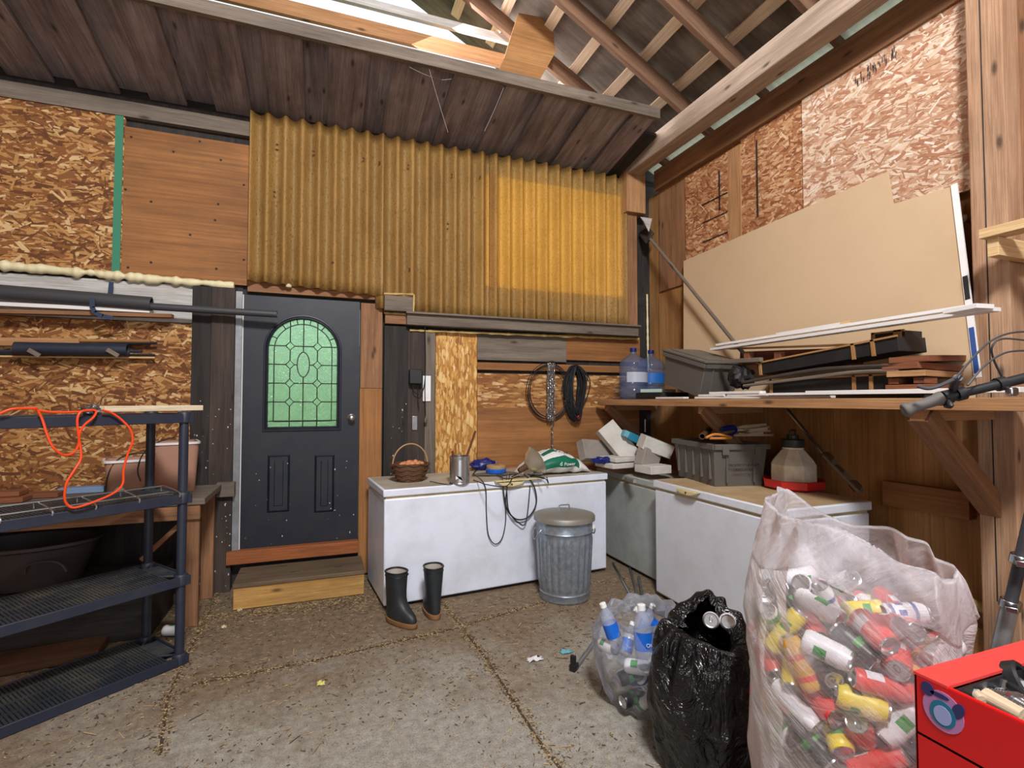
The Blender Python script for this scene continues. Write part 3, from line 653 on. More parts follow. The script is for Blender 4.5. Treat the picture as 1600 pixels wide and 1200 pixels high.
# translucent strip over the gap between beam and wall
g = G('roof_translucent'); tl = g.n('ShaderNodeBsdfTranslucent', {0: (.9, .95, .75, 1)}); ms = g.n('ShaderNodeMixShader', {0: .7, 1: g.b.outputs[0], 2: tl.outputs[0]})
g.t.links.new(ms.outputs[0], g.t.nodes['Material Output'].inputs[0]); g.set(Base_Color=S(225, 232, 200))
mb = MB(); pts = []; nn = 400
for j in range(2):
    for i in range(nn): y = -3+7.6*i/(nn-1); pts.append(Vector((3.10+j*.5, y, 4.075-.27*j*.9+.012*math.sin(y*2*math.pi/.076))))
mb.grid(pts, nn, 2); o = mb.build('translucent_strip', g.mat, raf, smooth=80)
# gable: tie board and gusset plywood above the plank soffit
mb = MB(); a = W(630, 68, Y=4.4); b = W(800, 114, Y=4.4); z0 = W(775, 101, Y=4.4).z; z1 = W(775, 86, Y=4.4).z
XZ(a.x-1.5, W(812, 100, Y=4.4).x, z0, z1+.03, 4.4, .04, mb, 0); mb.build('tie_board', M['fir'], raf, smooth=0)
mb = MB(); z2 = W(775, 78, Y=4.4).z; XZ(a.x-1.5, W(800, 70, Y=4.4).x, z2+.10, z2+.17, 4.4, .04, mb, 0); mb.build('tie_board', M['white_board'], raf, smooth=0)
mb = MB(); P = [W(*q, Y=4.1) for q in ((775, 117), (842, 127), (868, 82), (862, 30), (810, 20), (788, 90))]
Mx = Matrix(((1, 0, 0, 0), (0, 0, 1, 4.1), (0, 1, 0, 0), (0, 0, 0, 1))); mb.prism([(p.x, p.z) for p in P], Mx, .018); mb.build('gusset', M['ply_tan'], raf, smooth=0)
# ---- plank soffit and its edge beam
Ye = 3.77; zE0, zE1 = W(850, 148, Y=Ye).z, W(850, 130, Y=Ye).z
sf = thing('trim_70', 'dark weathered plank soffit sloping out over the back wall', 'soffit', (0, 4.2, 3.85), kind='structure')
xe = W(1026, 185, Y=Ye).x
u = Vector((0, Ye-4.70, zE0+.02-3.865)); Lp = u.length
x = xe; k = 0; rnd = random.Random(3)
mb = MB(); mb.box((.38, 0, .015), (.70, .19, .03), frame((xe+.06, 4.70, 3.87), u, (0, 0, 1)), 0); mb.build('soffit_plank', M['black_wood'], sf, smooth=0)
while x > -3.5:
    wd = (.25+rnd.uniform(-.05, .06)) if k % 2 == 0 else .17+rnd.uniform(-.04, .04)
    up = 0 if k % 2 == 0 else .05
    Mp = frame((x-wd/2, 4.70, 3.865+up), u, (0, 0, 1))
    mb = MB(); mb.box((Lp/2, 0, .015), (Lp, wd+(.10 if up else -.004), .03), Mp, 0); mb.build('soffit_plank', M['soffit_wood'], sf, smooth=0, bevel=.004); x -= wd; k += 1
mb = MB(); XZ(-3.5, xe+.01, zE0, zE1, Ye-.04, .04, mb, 0)
single('trim_71', mb, M['grey_wood'], 'weathered edge board hung with cobwebs along the plank soffit', 'board', kind='structure', smooth=0, bevel=.003)
# cobweb strands
web = MB()
for (x0, y0), (x1, y1) in (((665, 88), (700, 207)), ((778, 122), (787, 137)), ((787, 137), (757, 205)), ((560, 75), (590, 95)), ((640, 105), (690, 125)), ((690, 125), (720, 118))):
    a, b = W(x0, y0, Y=Ye-.02), W(x1, y1, Y=Ye+.1); m_ = (a+b)/2+Vector((0, 0, -.01)); web.tube([a, m_, b], .0022, 5, sub=6)
single('cobweb', web, plain('cobweb', S(150, 136, 130), .9), 'dusty cobweb strands hanging from the soffit edge board', 'cobweb', kind='stuff')
# ---- left wall and the open front
mb = MB(); YZ(-3.2, 4.8, 0, 4.1, -3.58, .08, mb, 2); single('wall_left', mb, M['ply_tan'], 'plywood wall on the left', 'wall', kind='structure', smooth=0)
mb = MB(); XZ(-3.5, -1.5, 0, 4.3, -3.2, .08, mb, 2); XZ(1.5, 3.4, 0, 4.3, -3.2, .08, mb, 2); XZ(-1.5, 1.5, 3.1, 4.9, -3.2, .08, mb, 0)
single('wall_front', mb, M['ply_tan'], 'front wall with the wide open barn doorway', 'wall', kind='structure', smooth=0)
# ================================================================== furniture and things
def WP(px, py, P0, n):
    a = W(px, py, X=1); d = a-Vector((0, 0, HC)); o = Vector((0, 0, HC)); n = Vector(n)
    return o + d*((Vector(P0)-o).dot(n)/d.dot(n))
def text_mesh(name, txt, size, Mx, mat, parent, depth=.0006):
    cu = bpy.data.curves.new(name, 'FONT'); cu.body = txt; cu.size = size; cu.align_x = 'CENTER'; cu.align_y = 'CENTER'; cu.extrude = depth
    o = bpy.data.objects.new(name+'_tmp', cu); C.objects.link(o); bpy.context.view_layer.update()
    me = bpy.data.meshes.new_from_object(o.evaluated_get(bpy.context.evaluated_depsgraph_get())); bpy.data.objects.remove(o)
    me.materials.clear(); me.materials.append(mat); r = bpy.data.objects.new(name, me); C.objects.link(r)
    if parent is not None: r.parent = parent; Mx = Matrix.Translation(-parent_origin(parent)) @ Mx
    r.matrix_local = Mx; return r
# ---- black plastic shelving
R0 = Vector((-.70, 3.43, 0)); ru = Vector((-.79, -.61, 0)).normalized(); RM = frame(R0, ru, (0, 0, 1)); RN = RM.to_3x3() @ Vector((0, 1, 0))
RL, RD = .92, .46
rk = thing('shelving_unit', 'black plastic shelving unit with four slatted shelves in front of the workbench', 'shelving unit', tuple(R0))
tiers = [.055, .50, .965, 1.425]
for ti, z in enumerate(tiers):
    mb = MB(); h = .052
    for (c, d) in (((RL/2, -.006, z-h/2), (RL+.02, .012, h)), ((RL/2, -RD+.006, z-h/2), (RL+.02, .012, h)), ((-.004, -RD/2, z-h/2), (.012, RD-.01, h)), ((RL+.004, -RD/2, z-h/2), (.012, RD-.01, h))):
        mb.box(c, d, RM)
    for (cx, cy) in ((.03, -.03), (.03, -RD+.03), (RL-.03, -.03), (RL-.03, -RD+.03)): mb.lathe([(.034, z-h), (.036, z+.004), (.030, z+.012)], 16, RM @ Matrix.Translation((cx, cy, 0)))
    sh = mb.build('shelf', M['rack'], rk, bevel=.003, smooth=40)
    mb = MB(); n_ = 44; x0, x1 = .10, RL-.10
    for i in range(n_):
        x = x0+(x1-x0)*i/(n_-1); mb.box((x, -RD/2, z-.008), (.010, RD-.02, .010), RM)
    for y in (-.12, -.23, -.34): mb.box((RL/2, y, z-.009), (RL-.15, .012, .010), RM)
    for x in (.055, RL-.055):
        mb.box((x, -RD/2, z-.008), (.09, .22, .008), RM)
        for k in range(9): mb.box((x, -.13-.025*k, z-.003), (.088, .006, .004), RM)
    for x, s_ in ((.10, 1), (RL-.10, -1)):
        for y, q in ((-.13, 1), (-RD+.13, -1)):
            a = RM @ Vector((x, y, z-.006)); b = RM @ Vector((x-.085*s_, y+.09*q, z-.006)); mb.tube([a, b], .006, 6)
    mb.build('grate', M['rack_grate'], sh, smooth=0)
for i, (cx, cy) in enumerate(((.03, -.03), (.03, -RD+.03), (RL-.03, -.03), (RL-.03, -RD+.03))):
    for za, zb2 in zip([0]+tiers[:-1], tiers):
        if za == 0: continue
        mb = MB(); mb.lathe([(.0225, za+.006), (.0245, za+.05), (.0245, zb2-.09), (.0225, zb2-.05)], 18, RM @ Matrix.Translation((cx, cy, 0))); mb.build('post', M['rack'], rk, smooth=50)
# board on top
mb = MB(); bM = frame(R0+Vector((0, 0, tiers[3]+.010)), (RM.to_3x3() @ Vector((-1, .02, 0))), (0, 0, 1))
p0 = RM @ Vector((.44, -.05, tiers[3]+.028)); p1 = RM @ Vector((-.08, -.13, tiers[3]+.028)); mb.box(((p1-p0).length/2, 0, 0), ((p1-p0).length, .14, .030), frame(p0+Vector((0,0,.004)), p1-p0), 0)
single('board', mb, M['pine_board'], 'pale short board lying on top of the black shelving', 'board', smooth=0, bevel=.002)
PF = R0 + RN*.025
def fp(px, py, off=0): return WP(px, py, R0+RN*(.02+off), RN)
cp = [(0, 646), (20, 639), (52, 638), (58, 640), (66, 655), (74, 680), (84, 700), (100, 711), (115, 707), (123, 694), (124, 678), (132, 664), (146, 652), (150, 642), (138, 641), (126, 644), (121, 655), (122, 675), (126, 700), (126, 718), (116, 735), (104, 755), (101, 778), (106, 789), (118, 793), (150, 783), (180, 769), (192, 755), (193, 735), (200, 708), (207, 690), (204, 672), (190, 656), (174, 645), (160, 641)]
pts = [fp(x, y, .006*math.sin(i*1.3)+.01) for i, (x, y) in enumerate(cp)]
mb = MB(); mb.tube(pts, .0055, 8, sub=5)
q = [fp(x, y, -.05) for x, y in ((52, 640), (80, 644), (110, 644), (150, 642))]; mb.tube(q, .0055, 8, sub=5)
single('extension_cord', mb, M['orange'], 'orange extension cord looped over the front of the black shelving', 'cord')
def blob(mb, c, r, seed, amp=.3, n=14, M4=None, mi=0):
    pts = []
    for j in range(n):
        ph = math.pi*j/(n-1)
        for i in range(n*2):
            a = math.pi*i/n; d = Vector((math.sin(ph)*math.cos(a), math.sin(ph)*math.sin(a), math.cos(ph)))
            k = 1+amp*noise.noise(d*2.2+Vector((seed, 0, 0)))+amp*.6*noise.noise(d*5+Vector((0, seed, 0)))
            pts.append(Vector(c)+Vector((d.x*r[0]*k, d.y*r[1]*k, d.z*r[2]*k)))
    mb.grid(pts, n*2, n, mi, cu=True, flip=True); return mb
p = RM @ Vector((.47, -.04, tiers[3])); mb = MB(); blob(mb, p+Vector((0, 0, .026)), (.045, .04, .026), 3, .6, 16); single('crumpled_foil', mb, M['steel'], 'crumpled silver foil beside the cord on top of the black shelving', 'foil', smooth=20)
# chrome wire rack on the second shelf
z = tiers[2]; wrk = thing('wire_rack', 'long chrome wire rack lying on the second black shelf', 'wire rack', tuple(RM @ Vector((.45, -.2, z+.01))))
mb = MB()
for y, dz in ((-.035, .020), (-.12, .045)): mb.tube([RM @ Vector((x, y, z+dz)) for x in (.10, .92)], .0045, 8)
mb.build('wire', M['alu'], wrk)
for x in (.06, .26, .45, .62, .80): mb = MB(); mb.tube([RM @ Vector((x, .0, z-.01)), RM @ Vector((x, -.01, z+.016)), RM @ Vector((x+.02, -.15, z+.042)), RM @ Vector((x+.02, -.17, z+.01))], .0045, 8, sub=4); mb.build('crossbar', M['alu'], wrk)
# ---- workbench
bz = .85; wbn = thing('workbench', 'rough wooden workbench against the wall behind the black shelving', 'workbench', (-2.0, 4.2, 0))
mb = MB(); mb.box((-1.97, 4.24, bz-.02), (2.5, .62, .04), None, 0); mb.build('bench_top', M['grey_wood'], wbn, smooth=0, bevel=.003)
mb = MB(); mb.box((-1.97, 3.96, bz-.09), (2.44, .04, .09), None, 0); mb.build('apron', M['fir_old'], wbn, smooth=0)
for x, y in ((-.80, 3.99), (-.80, 4.5), (-3.0, 3.99), (-3.0, 4.5)): mb = MB(); mb.box((x, y, (bz-.04)/2), (.085, .045, bz-.045)); mb.build('leg', M['fir_old'], wbn, smooth=0, bevel=.003)
mb = MB(); mb.tube([(-.80, 4.05, bz-.10), (-1.1, 4.05, bz-.4)], .02, 4); mb.build('brace', M['fir_old'], wbn, smooth=0)
mb = MB(); bx(mb, 338, 755, 366, 776, 4.53, .12, 1); single('wood_offcut', mb, M['grey_wood'], 'grey broken timber end sticking out at the right end of the workbench', 'wood offcut', smooth=0, bevel=.004)
def pail(px, py, w0, w1, h, label, bail):
    b = W(px, py, Z=bz); t = thing('pail', label, 'pail', (b.x, b.y, bz+.001), 'tan square pails on the workbench')
    def sq(r, z, a): k = 1/max(abs(math.cos(a)), abs(math.sin(a))); return r*min(k, 1.28)
    mb = MB(); T = Matrix.Translation((b.x, b.y, bz+.001)) @ rotz(.3)
    mb.lathe([(w0/2, 0), (w1/2, h), (w1/2+.006, h+.002), (w1/2-.004, h-.004), (w0/2-.004, .006)], 40, T, fn=sq, cap1=True); mb.build('body', M['paper_tan'], t, smooth=60)
    mb = MB(); mb.lathe([(w1/2+.008, h-.012), (w1/2+.009, h+.004), (w1/2-.004, h+.004)], 40, T, fn=sq, cap0=False, cap1=False); mb.build('rim', M['trim_white'], t, smooth=60)
    mb = MB(); mb.tube([W(x, y, Y=b.y-w1/2-.015) for x, y in bail], .004, 8, sub=5); mb.build('bail_handle', M['black'], t)
    return t
pail(272, 766, .24, .28, .35, 'taller tan pail at the right end of the workbench', [(272, 683), (240, 694), (222, 712), (215, 735), (220, 752)])
pail(199, 771, .22, .26, .24, 'lower tan pail left of the taller one on the workbench', [(243, 709), (205, 709), (180, 722), (168, 745), (165, 768)])
p = W(187, 757, Y=4.03); mb = MB(); mb.lathe([(.0, -.045), (.03, -.035), (.036, -.01), (.032, .02), (.014, .042), (0, .045)], 18, Matrix.Translation(p)); o = single('light_bulb', mb, M['white'], 'round white light bulb behind the orange cord loop', 'light bulb')
o.location.z = bz
mb = MB(); a = W(92, 772, Z=bz+.001); mb.box((0, 0, .02), (.26, .09, .04), Matrix.Translation((a.x+.13, a.y+.02, bz+.002)) @ rotz(.05)); single('blue_box', mb, plain('paleblue', S(120, 144, 176), .6), 'flat pale blue box lying on the workbench', 'box', smooth=0, bevel=.003)
for k, (x, y, l, zz_) in enumerate(((-2.35, 4.22, 1.15, .0), (-2.3, 4.36, 1.3, .0), (-2.32, 4.28, 1.0, .032))):
    mb = MB(); mb.box((x, y, bz+.018+zz_), (l, .12, .03)); single('board', mb, M['redwood'], ('front brown board lying along the back of the workbench', 'brown board nearest the wall on the workbench', 'brown board stacked on the other two on the workbench')[k], 'board', 'brown boards on the workbench', smooth=0, bevel=.003)
# below the bench
tb = thing('tub', 'dark oval rubber tub with handles under the workbench', 'tub', (-1.75, 4.16, .34)); T = Matrix.Translation((-1.75, 4.16, .342)) @ Matrix.Diagonal((1.5, 1, 1, 1))
mb = MB(); mb.lathe([(.19, 0), (.245, .24), (.262, .25), (.262, .268), (.235, .268), (.18, .02)], 40, T); mb.build('body', M['dark_tub'], tb)
mb = MB(); mb.tube([W(x, y, Y=3.90) for x, y in ((38, 897), (42, 885), (60, 879), (85, 878), (98, 884), (104, 893))], .008, 8, sub=4); mb.build('handle', M['dark_tub'], tb)
mb = MB(); mb.box((-1.75, 4.15, .17), (1.5, .55, .33), None, 0); single('crate', mb, M['black_wood'], 'long dark brown crate on the floor carrying the rubber tub', 'crate', smooth=0, bevel=.004)
mb = MB(); a = W(200, 1000, Z=.02); mb.box((0, 0, .03), (1.3, .22, .05), Matrix.Translation((-1.85, 3.70, .002)) @ rotz(.10)); single('plank', mb, M['ply_dark'], 'dark red-brown plank on the floor behind the black shelving', 'plank', smooth=0, bevel=.003)
# ---- pipes and battens on the left wall
def strap(Y, pts, label):
    mb = MB(); P = [W(x, y, Y=Y) for x, y in pts]
    for a, b in zip(P, P[1:]): mb.box(((b-a).length/2, 0, 0), ((b-a).length+.004, .03, .004), frame(a, b-a, (0, -1, 0)))
    return single('strap', mb, plain('strap_navy', S(42, 56, 84), .7), label, 'strap', 'blue straps holding the pipes', smooth=0)
YP = 4.50
def hollow(name, a, b, r, m, label, group=None):
    mb = MB(); L_ = (b-a).length; Fm = frame(a, (0, 0, 1) if abs((b-a).normalized().z) < .5 else (1, 0, 0), b-a)
    u_ = (b-a).normalized(); x_ = u_.orthogonal().normalized(); y_ = u_.cross(x_); Fm = Matrix((x_, y_, u_)).transposed().to_4x4(); Fm.translation = a
    mb.lathe([(r*.8, .03), (r*.8, 0), (r, 0), (r, L_), (r*.82, L_), (r*.82, L_-.12)], 20, Fm, cap0=False)
    return single(name, mb, m, label, 'pipe', group)
hollow('pipe', W(-120, 447, Y=YP), W(237, 475, Y=YP), .052, M['pvc'], 'thick grey pipe slung on the whitewashed board', 'grey pipes on the left wall')
hollow('pipe', W(190, 476, Y=YP+.005), W(433, 491, Y=YP-.03), .027, M['pvc'], 'thin grey pipe sticking out in front of the blue door', 'grey pipes on the left wall')
for k, (p0, p1, t_, m_, lb) in enumerate((((-120, 457), (215, 479), .028, 'trim_white', 'white batten directly under the thick grey pipe'), ((-120, 470), (236, 487), .026, 'trim_white', 'lower white batten under the thick grey pipe'), ((-120, 484), (270, 494), .026, 'fir_old', 'brown batten at the bottom of the bundle under the pipe'))):
    a, b = W(*p0, Y=4.53+.0*k), W(*p1, Y=4.53); mb = MB(); mb.box(((b-a).length/2, 0, 0), ((b-a).length, .07, t_), frame(a, b-a)); single('batten', mb, M[m_], lb, 'batten', 'battens bundled under the pipe', smooth=0)
strap(YP-.06, [(144, 466), (144, 480), (148, 488), (160, 494), (176, 497)], 'blue strap wrapped round the pipe and battens')
strap(4.60, [(174, 441), (172, 460)], 'short blue strap hanging above the thick grey pipe')
Yb2 = 4.56
hollow('pipe', W(24, 544, Y=Yb2-.02), W(200, 547, Y=Yb2-.02), .045, M['rack'], 'dark blue pipe strapped low on the strand board', 'dark rods on the strand board')
for k, (p0, p1, r, m_, lb) in enumerate((((-100, 533), (125, 535), .028, 'fir', 'brown batten above the dark blue pipe'), ((-100, 531), (235, 533), .012, 'ply_tan', 'thin tan rod along the top of the dark bundle'), ((100, 538), (245, 536), .010, 'black', 'thin black rod above the dark blue pipe'), ((-100, 552), (242, 555), .009, 'black', 'thin black rod under the dark blue pipe'), ((-60, 549), (222, 549), .012, 'rack', 'blue rod inside the low pipe bundle'), ((-100, 556), (242, 559), .007, 'fir_pale', 'thin pale rod at the bottom of the dark bundle'))):
    a, b = W(*p0, Y=Yb2+.03), W(*p1, Y=Yb2+.03); mb = MB()
    if r > .02: mb.box(((b-a).length/2, 0, 0), ((b-a).length, .04, r*2), frame(a, b-a))
    else: mb.tube([a, b], r, 8)
    single('rod', mb, M[m_], lb, 'rod', 'rods in the low bundle')
for k, px in enumerate((52, 175)):
    mb = MB(); a, b = W(px-8, 546, Y=Yb2-.075), W(px+10, 556, Y=Yb2-.07); mb.box(((b-a).length/2, 0, 0), ((b-a).length, .03, .003), frame(a, b-a, (0, -1, 0))); single('tape', mb, M['grey_wood'], ('grey tape band on the left half of the dark blue pipe', 'grey tape band near the right end of the dark blue pipe')[k], 'tape', smooth=0)
# ---- chest freezers
def freezer(name, label, o, ux, L_, D_, h, lid_m, hinge=None, badge=None):
    t = thing('chest_freezer', label, 'freezer', tuple(o), 'chest freezers along the walls'); F = frame(o, ux, (0, 0, 1))
    mb = MB(); mb.box((L_/2, D_/2, (h-.085)/2+.02), (L_-.01, D_-.01, h-.10), F); mb.build('cabinet', M[name], t, bevel=.012, smooth=40)
    mb = MB(); mb.box((L_/2, D_/2, h-.072), (L_-.03, D_-.03, .026), F); mb.build('gasket', M['gasket'], t, smooth=0)
    mb = MB(); mb.box((L_/2, D_/2, h-.03), (L_+.01, D_+.01, .055), F, mi=0); 
    b0 = len(mb.f); mb.face([F @ Vector(p) for p in ((.012, .012, h-.0018), (L_-.012, .012, h-.0018), (L_-.012, D_-.012, h-.0018), (.012, D_-.012, h-.0018))], [(0, 0), (L_, 0), (L_, D_), (0, D_)], 1)
    mb.build('lid', [M[name], lid_m], t, bevel=.008, smooth=40, fixn=False)
    mb = MB(); mb.box((L_/2, D_/2+.02, .02), (L_-.08, D_-.08, .04), F); mb.build('gap_shade', M['black'], t, smooth=0)  # black box stands in for the shaded gap at the feet
    if hinge is not None:
        mb = MB(); s_ = []
        for i in range(13):
            a_ = math.pi*i/12; s_.append((hinge-.10*math.cos(a_), -.004-.0*math.sin(a_)))
        mb.prism([(-.115, .0), (.115, .0), (.085, -.022), (.02, -.034), (-.02, -.034), (-.085, -.022)], F @ Matrix(((1, 0, 0, hinge), (0, 0, -1, -.005), (0, 1, 0, h-.012), (0, 0, 0, 1))), .035); mb.build('lock_handle', M['hinge_yel'], t, bevel=.004, smooth=40)
        mb = MB(); mb.lathe([(.008, 0), (.007, .004)], 12, F @ Matrix.Translation((hinge, -.04, h-.028)) @ Matrix.Rotation(R_(90), 4, 'X')); mb.build('keyhole', M['rusty'], t)
    return t, F
F1o, F1r = Vector((.428, 3.788, 0)), Vector((2.371, 3.966, 0))
M['f1'] = plain('f1', S(230, 236, 250), .35, 0, .35, S(150, 140, 130), 3); M['f2'] = plain('f2', S(226, 230, 240), .4, 0, .25, S(170, 164, 154), 5); M['f3'] = plain('f3', S(176, 182, 178), .5, 0, .6, S(130, 130, 120), 5)
f1, F1 = freezer('f1', 'long white chest freezer under the yellow sheets with the egg basket on it', F1o, F1r-F1o, (F1r-F1o).length, .66, .862, M['lid_dirty'], 1.0)
f2, F2 = freezer('f2', 'white chest freezer along the right wall under the grey tote', Vector((2.43, 3.37, 0)), (0, -1, 0), 1.17, .74, .885, M['lid_brown'], .42)
f3, F3 = freezer('f3', 'dingy white chest freezer in the corner under the foam blocks', Vector((2.575, 4.50, 0)), (0, -1, 0), 1.08, .62, .835, M['lid_dirty'])
zf1, zf2, zf3 = .8595, .8825, .8325
# hinge strip remnants
mb = MB(); mb.box((1.07, -.012, zf1+.004), (.42, .06, .008), F1); single('plastic_strip', mb, M['hinge_yel'], 'yellowed plastic strip on the front edge of the long freezer', 'plastic strip', smooth=0, bevel=.002)
# ---- egg basket
b = W(641, 752, Z=zf1); bk = thing('basket', 'dark wicker basket of eggs with a pale hoop handle', 'basket', (b.x, b.y, zf1)); T = Matrix.Translation((b.x, b.y, zf1+.002)) @ rotz(.1) @ Matrix.Diagonal((1.12, .9, 1, 1))
def weave(r, z, a): return r + .0045*math.sin(a*18 + (math.pi if int(z/.009) % 2 else 0))
prof = [(.085+.045*math.sin(min(1, k/15)*1.5)+(.004 if k > 14 else 0), k*.009) for k in range(17)]
mb = MB(); mb.lathe(prof+[(prof[-1][0]-.012, prof[-1][1]), (.10, .03), (.0, .03)], 108, T, fn=weave); mb.build('body', M['wicker'], bk, smooth=60)
mb = MB()
for k in (3, 7, 11, 15):
    r, z = prof[k]; mb.tube([T @ Vector(((r+.006)*math.cos(a), (r+.006)*math.sin(a), z+.006*math.sin(a*9))) for a in [i*math.pi/30 for i in range(60)]], .0035, 6, closed=True)
mb.build('band', M['wicker'], bk)
mb = MB(); mb.tube([T @ Vector((math.cos(a)*.126, .0, .13+math.sin(a)*.165)) for a in [i*math.pi/20 for i in range(21)]], .0055, 8); mb.build('handle', M['wicker_pale'], bk)
eg = None
def egg_mesh():
    mb = MB(); P = []
    for k in range(13):
        a = math.pi*k/12; P.append((.0215*math.sin(a)*(1-.10*math.cos(a)), .028*math.cos(a)*-1))
    mb.lathe(P, 20); return mb
ebase = tag(egg_mesh().build('egg', M['egg'], origin=(0, 0, 0)), 'brown egg in the wicker basket', 'egg', 'eggs in the basket')
ep = [(-.075, -.03, .128), (-.035, -.052, .131), (.005, -.045, .138), (.045, -.055, .133), (.08, -.025, .132), (-.055, .015, .130), (-.01, .005, .145), (.04, .0, .147), (.075, .03, .133), (-.03, .05, .132), (.02, .05, .134)]
for i, (x, y, z) in enumerate(ep):
    e = ebase if i == 0 else ebase.copy()
    if i: C.objects.link(e)
    e.location = T @ Vector((x*.95, y, z)); e.rotation_euler = (R_(70+15*i % 50), R_(20*i % 40), R_(47*i))
# ---- tin with sticks
b = W(718, 755, Z=zf1); tn = thing('tin_can', 'large bare metal tin holding two brown sticks', 'tin', (b.x, b.y, zf1)); T = Matrix.Translation((b.x, b.y, zf1+.001))
mb = MB(); P = [(.078, 0), (.080, .004), (.077, .008)]+[(.0765+.0008*(k % 2), .012+k*.0085) for k in range(22)]+[(.080, .205), (.080, .211), (.074, .211), (.074, .03)]
mb.lathe(P, 40, T); mb.build('body', M['alu'], tn, smooth=40)
mb = MB(); a = W(706, 752, Y=b.y-.079); c = W(712, 757, Y=b.y-.079)
mb.prism([(0, 0), (.05, -.02), (.06, -.05), (.03, -.035), (.045, -.012), (.0, -.03)], Matrix(((1, 0, 0, b.x-.05), (0, 0, 1, b.y-.0775), (0, 1, 0, zf1+.07), (0, 0, 0, 1))), .003); mb.build('label_scrap', M['white'], tn, smooth=0)
for k, (p0, p1, r, lb) in enumerate((((-.02, .0, .03), (-.055, .01, .25), .010, 'short brown stick leaning left out of the tin'), ((.0, .02, .03), (.14, .04, .40), .009, 'long brown stick leaning right out of the tin'))):
    mb = MB(); mb.tube([Vector((b.x, b.y, zf1))+Vector(p0), Vector((b.x, b.y, zf1))+Vector(p1)], r, 8); single('stick', mb, M['brick_brown'], lb, 'stick', 'sticks in the tin')
# ---- blue spools, lamp, feed bag
b = W(775, 742, Z=zf1); T = Matrix.Translation((b.x, b.y, zf1+.02))
sp = thing('twine_spool', 'blue spool wound with tan twine on the long freezer', 'spool', (b.x, b.y, zf1+.02))
mb = MB(); mb.lathe([(.085, 0), (.088, .006), (.088, .03), (.082, .036)], 36, T); mb.build('rim', M['blue'], sp, smooth=40)
mb = MB(); mb.lathe([(.080, .034), (.084, .045), (.082, .062), (.076, .066), (.03, .066), (.03, .05), (0, .05)], 36, T); mb.build('twine', M['twine'], sp, smooth=40)
mb = MB(); mb.tube([T @ Vector((.0, 0, .05)), T @ Vector((0, 0, .10)), T @ Vector((-.02, 0, .12))], .005, 8, sub=3); mb.build('hook', M['steel'], sp)
b2 = W(763, 738, Z=zf1); mb = MB(); blob(mb, (b2.x, b2.y+.14, zf1+.055), (.12, .05, .05), 8, .3, 14); single('blue_bag', mb, M['navy'], 'navy blue plastic bag behind the twine spool', 'bag')
mb = MB(); blob(mb, (b.x+.0, b.y, zf1+.010), (.20, .09, .009), 12, .3, 14); single('wood_slab', mb, M['grey_wood'], 'flat dirty wooden slab under the blue spool', 'slab')
fb = W(868, 740, Z=zf1); fb = Vector((fb.x, fb.y+.06, zf1+.001))
bgm = G('feed_bag'); uvn = bgm.uv(1, 1)
fbt = thing('feed_bag', 'white and green printed feed bag slumped on the long freezer', 'feed bag', tuple(fb)); mb = MB(); n1_, n2_ = 56, 40; pts = []
def bagpt(u, v):  # u 0..1 length, v angle
    x = (u-.5)*.62; h = .165*(math.sin(math.pi*min(1, max(0, u)))**.55)*(1.0+.25*math.sin(u*3.5)); w_ = .15+.05*math.sin(math.pi*u)
    a = 2*math.pi*v; y = -w_*math.cos(a); z = h*.5+h*.5*math.sin(a); z = max(z, .0)
    p = Vector((x, y, z)); k = noise.noise(p*11)*.014+noise.noise(p*26)*.006
    return p+Vector((k*.6, k, abs(k) if z < .01 else k))
for j in range(n1_):
    for i in range(n2_): pts.append(frame(fb, F1r-F1o) @ bagpt(j/(n1_-1), i/n2_))
mb.grid(pts, n2_, n1_, cu=True)
for k in range(len(mb.f)):   # green printed band around the front
    i, j = k % n2_, k // n2_; u, v = j/n1_, i/n2_
    if (v < .085 or v > .93) and .05 < u < .74: mb.m[k] = 1
    if .16 < v < .21 and .25 < u < .45: mb.m[k] = 1
    if .12 < v < .16 and .70 < u < .745: mb.m[k] = 2
mb.build('sack', [M['white'], M['green'], M['orange']], fbt, smooth=60)
FBM = frame(fb, F1r-F1o)
for (u, txt, s_, m_, up) in ((.58, 'Power', .042, 'white', 0), (.44, 'd', .05, 'white', 0)):
    p = FBM @ (bagpt(u, .0)+Vector((0, -.006, .0))); text_mesh('lettering', txt, s_, Matrix.Translation(p+Vector((0, -.006, .0))) @ FBM.to_3x3().to_4x4() @ Matrix.Rotation(R_(90), 4, 'X'), M[m_], fbt)
for k, (u, ch) in enumerate(((.47, 'P'), (.52, 'r'), (.60, 'I'), (.64, 'f'))):
    p = FBM @ (bagpt(u, .17)+Vector((0, -.004, .006))); text_mesh('lettering', ch, .045, Matrix.Translation(p) @ FBM.to_3x3().to_4x4() @ Matrix.Rotation(R_(48), 4, 'X') @ Matrix.Rotation(R_(-20), 4, 'Z'), M['black'], fbt)
lp = W(832, 726, Z=zf1+.11); lp = W(830, 724, Y=3.93)
lm = thing('clamp_lamp', 'clamp lamp with a dusty aluminium reflector on the long freezer', 'lamp', tuple(lp)); LM = frame(lp, Vector((1, .0, -.2)).cross(Vector((-.55, -.55, -.35))), Vector((.60, -.55, .45)))
mb = MB(); P = [(.0, 0), (.03, .0), (.05, .02), (.085, .05), (.112, .095), (.118, .098), (.110, .094), (.08, .048), (.04, .02), (.0, .006)]
LM2 = Matrix.Translation(lp+Vector((.0, 0, -.0))) @ Vector((.55, -.35, .50)).to_track_quat('Z', 'Y').to_matrix().to_4x4() @ Matrix.Translation((0, 0, -.05)) @ Matrix.Scale(1, 4)
LM2 = Matrix.Translation(lp) @ Vector((.82, .05, .42)).to_track_quat('Z', 'Y').to_matrix().to_4x4() @ Matrix.Translation((0, 0, -.05)) @ Matrix.Scale(1.1, 4)
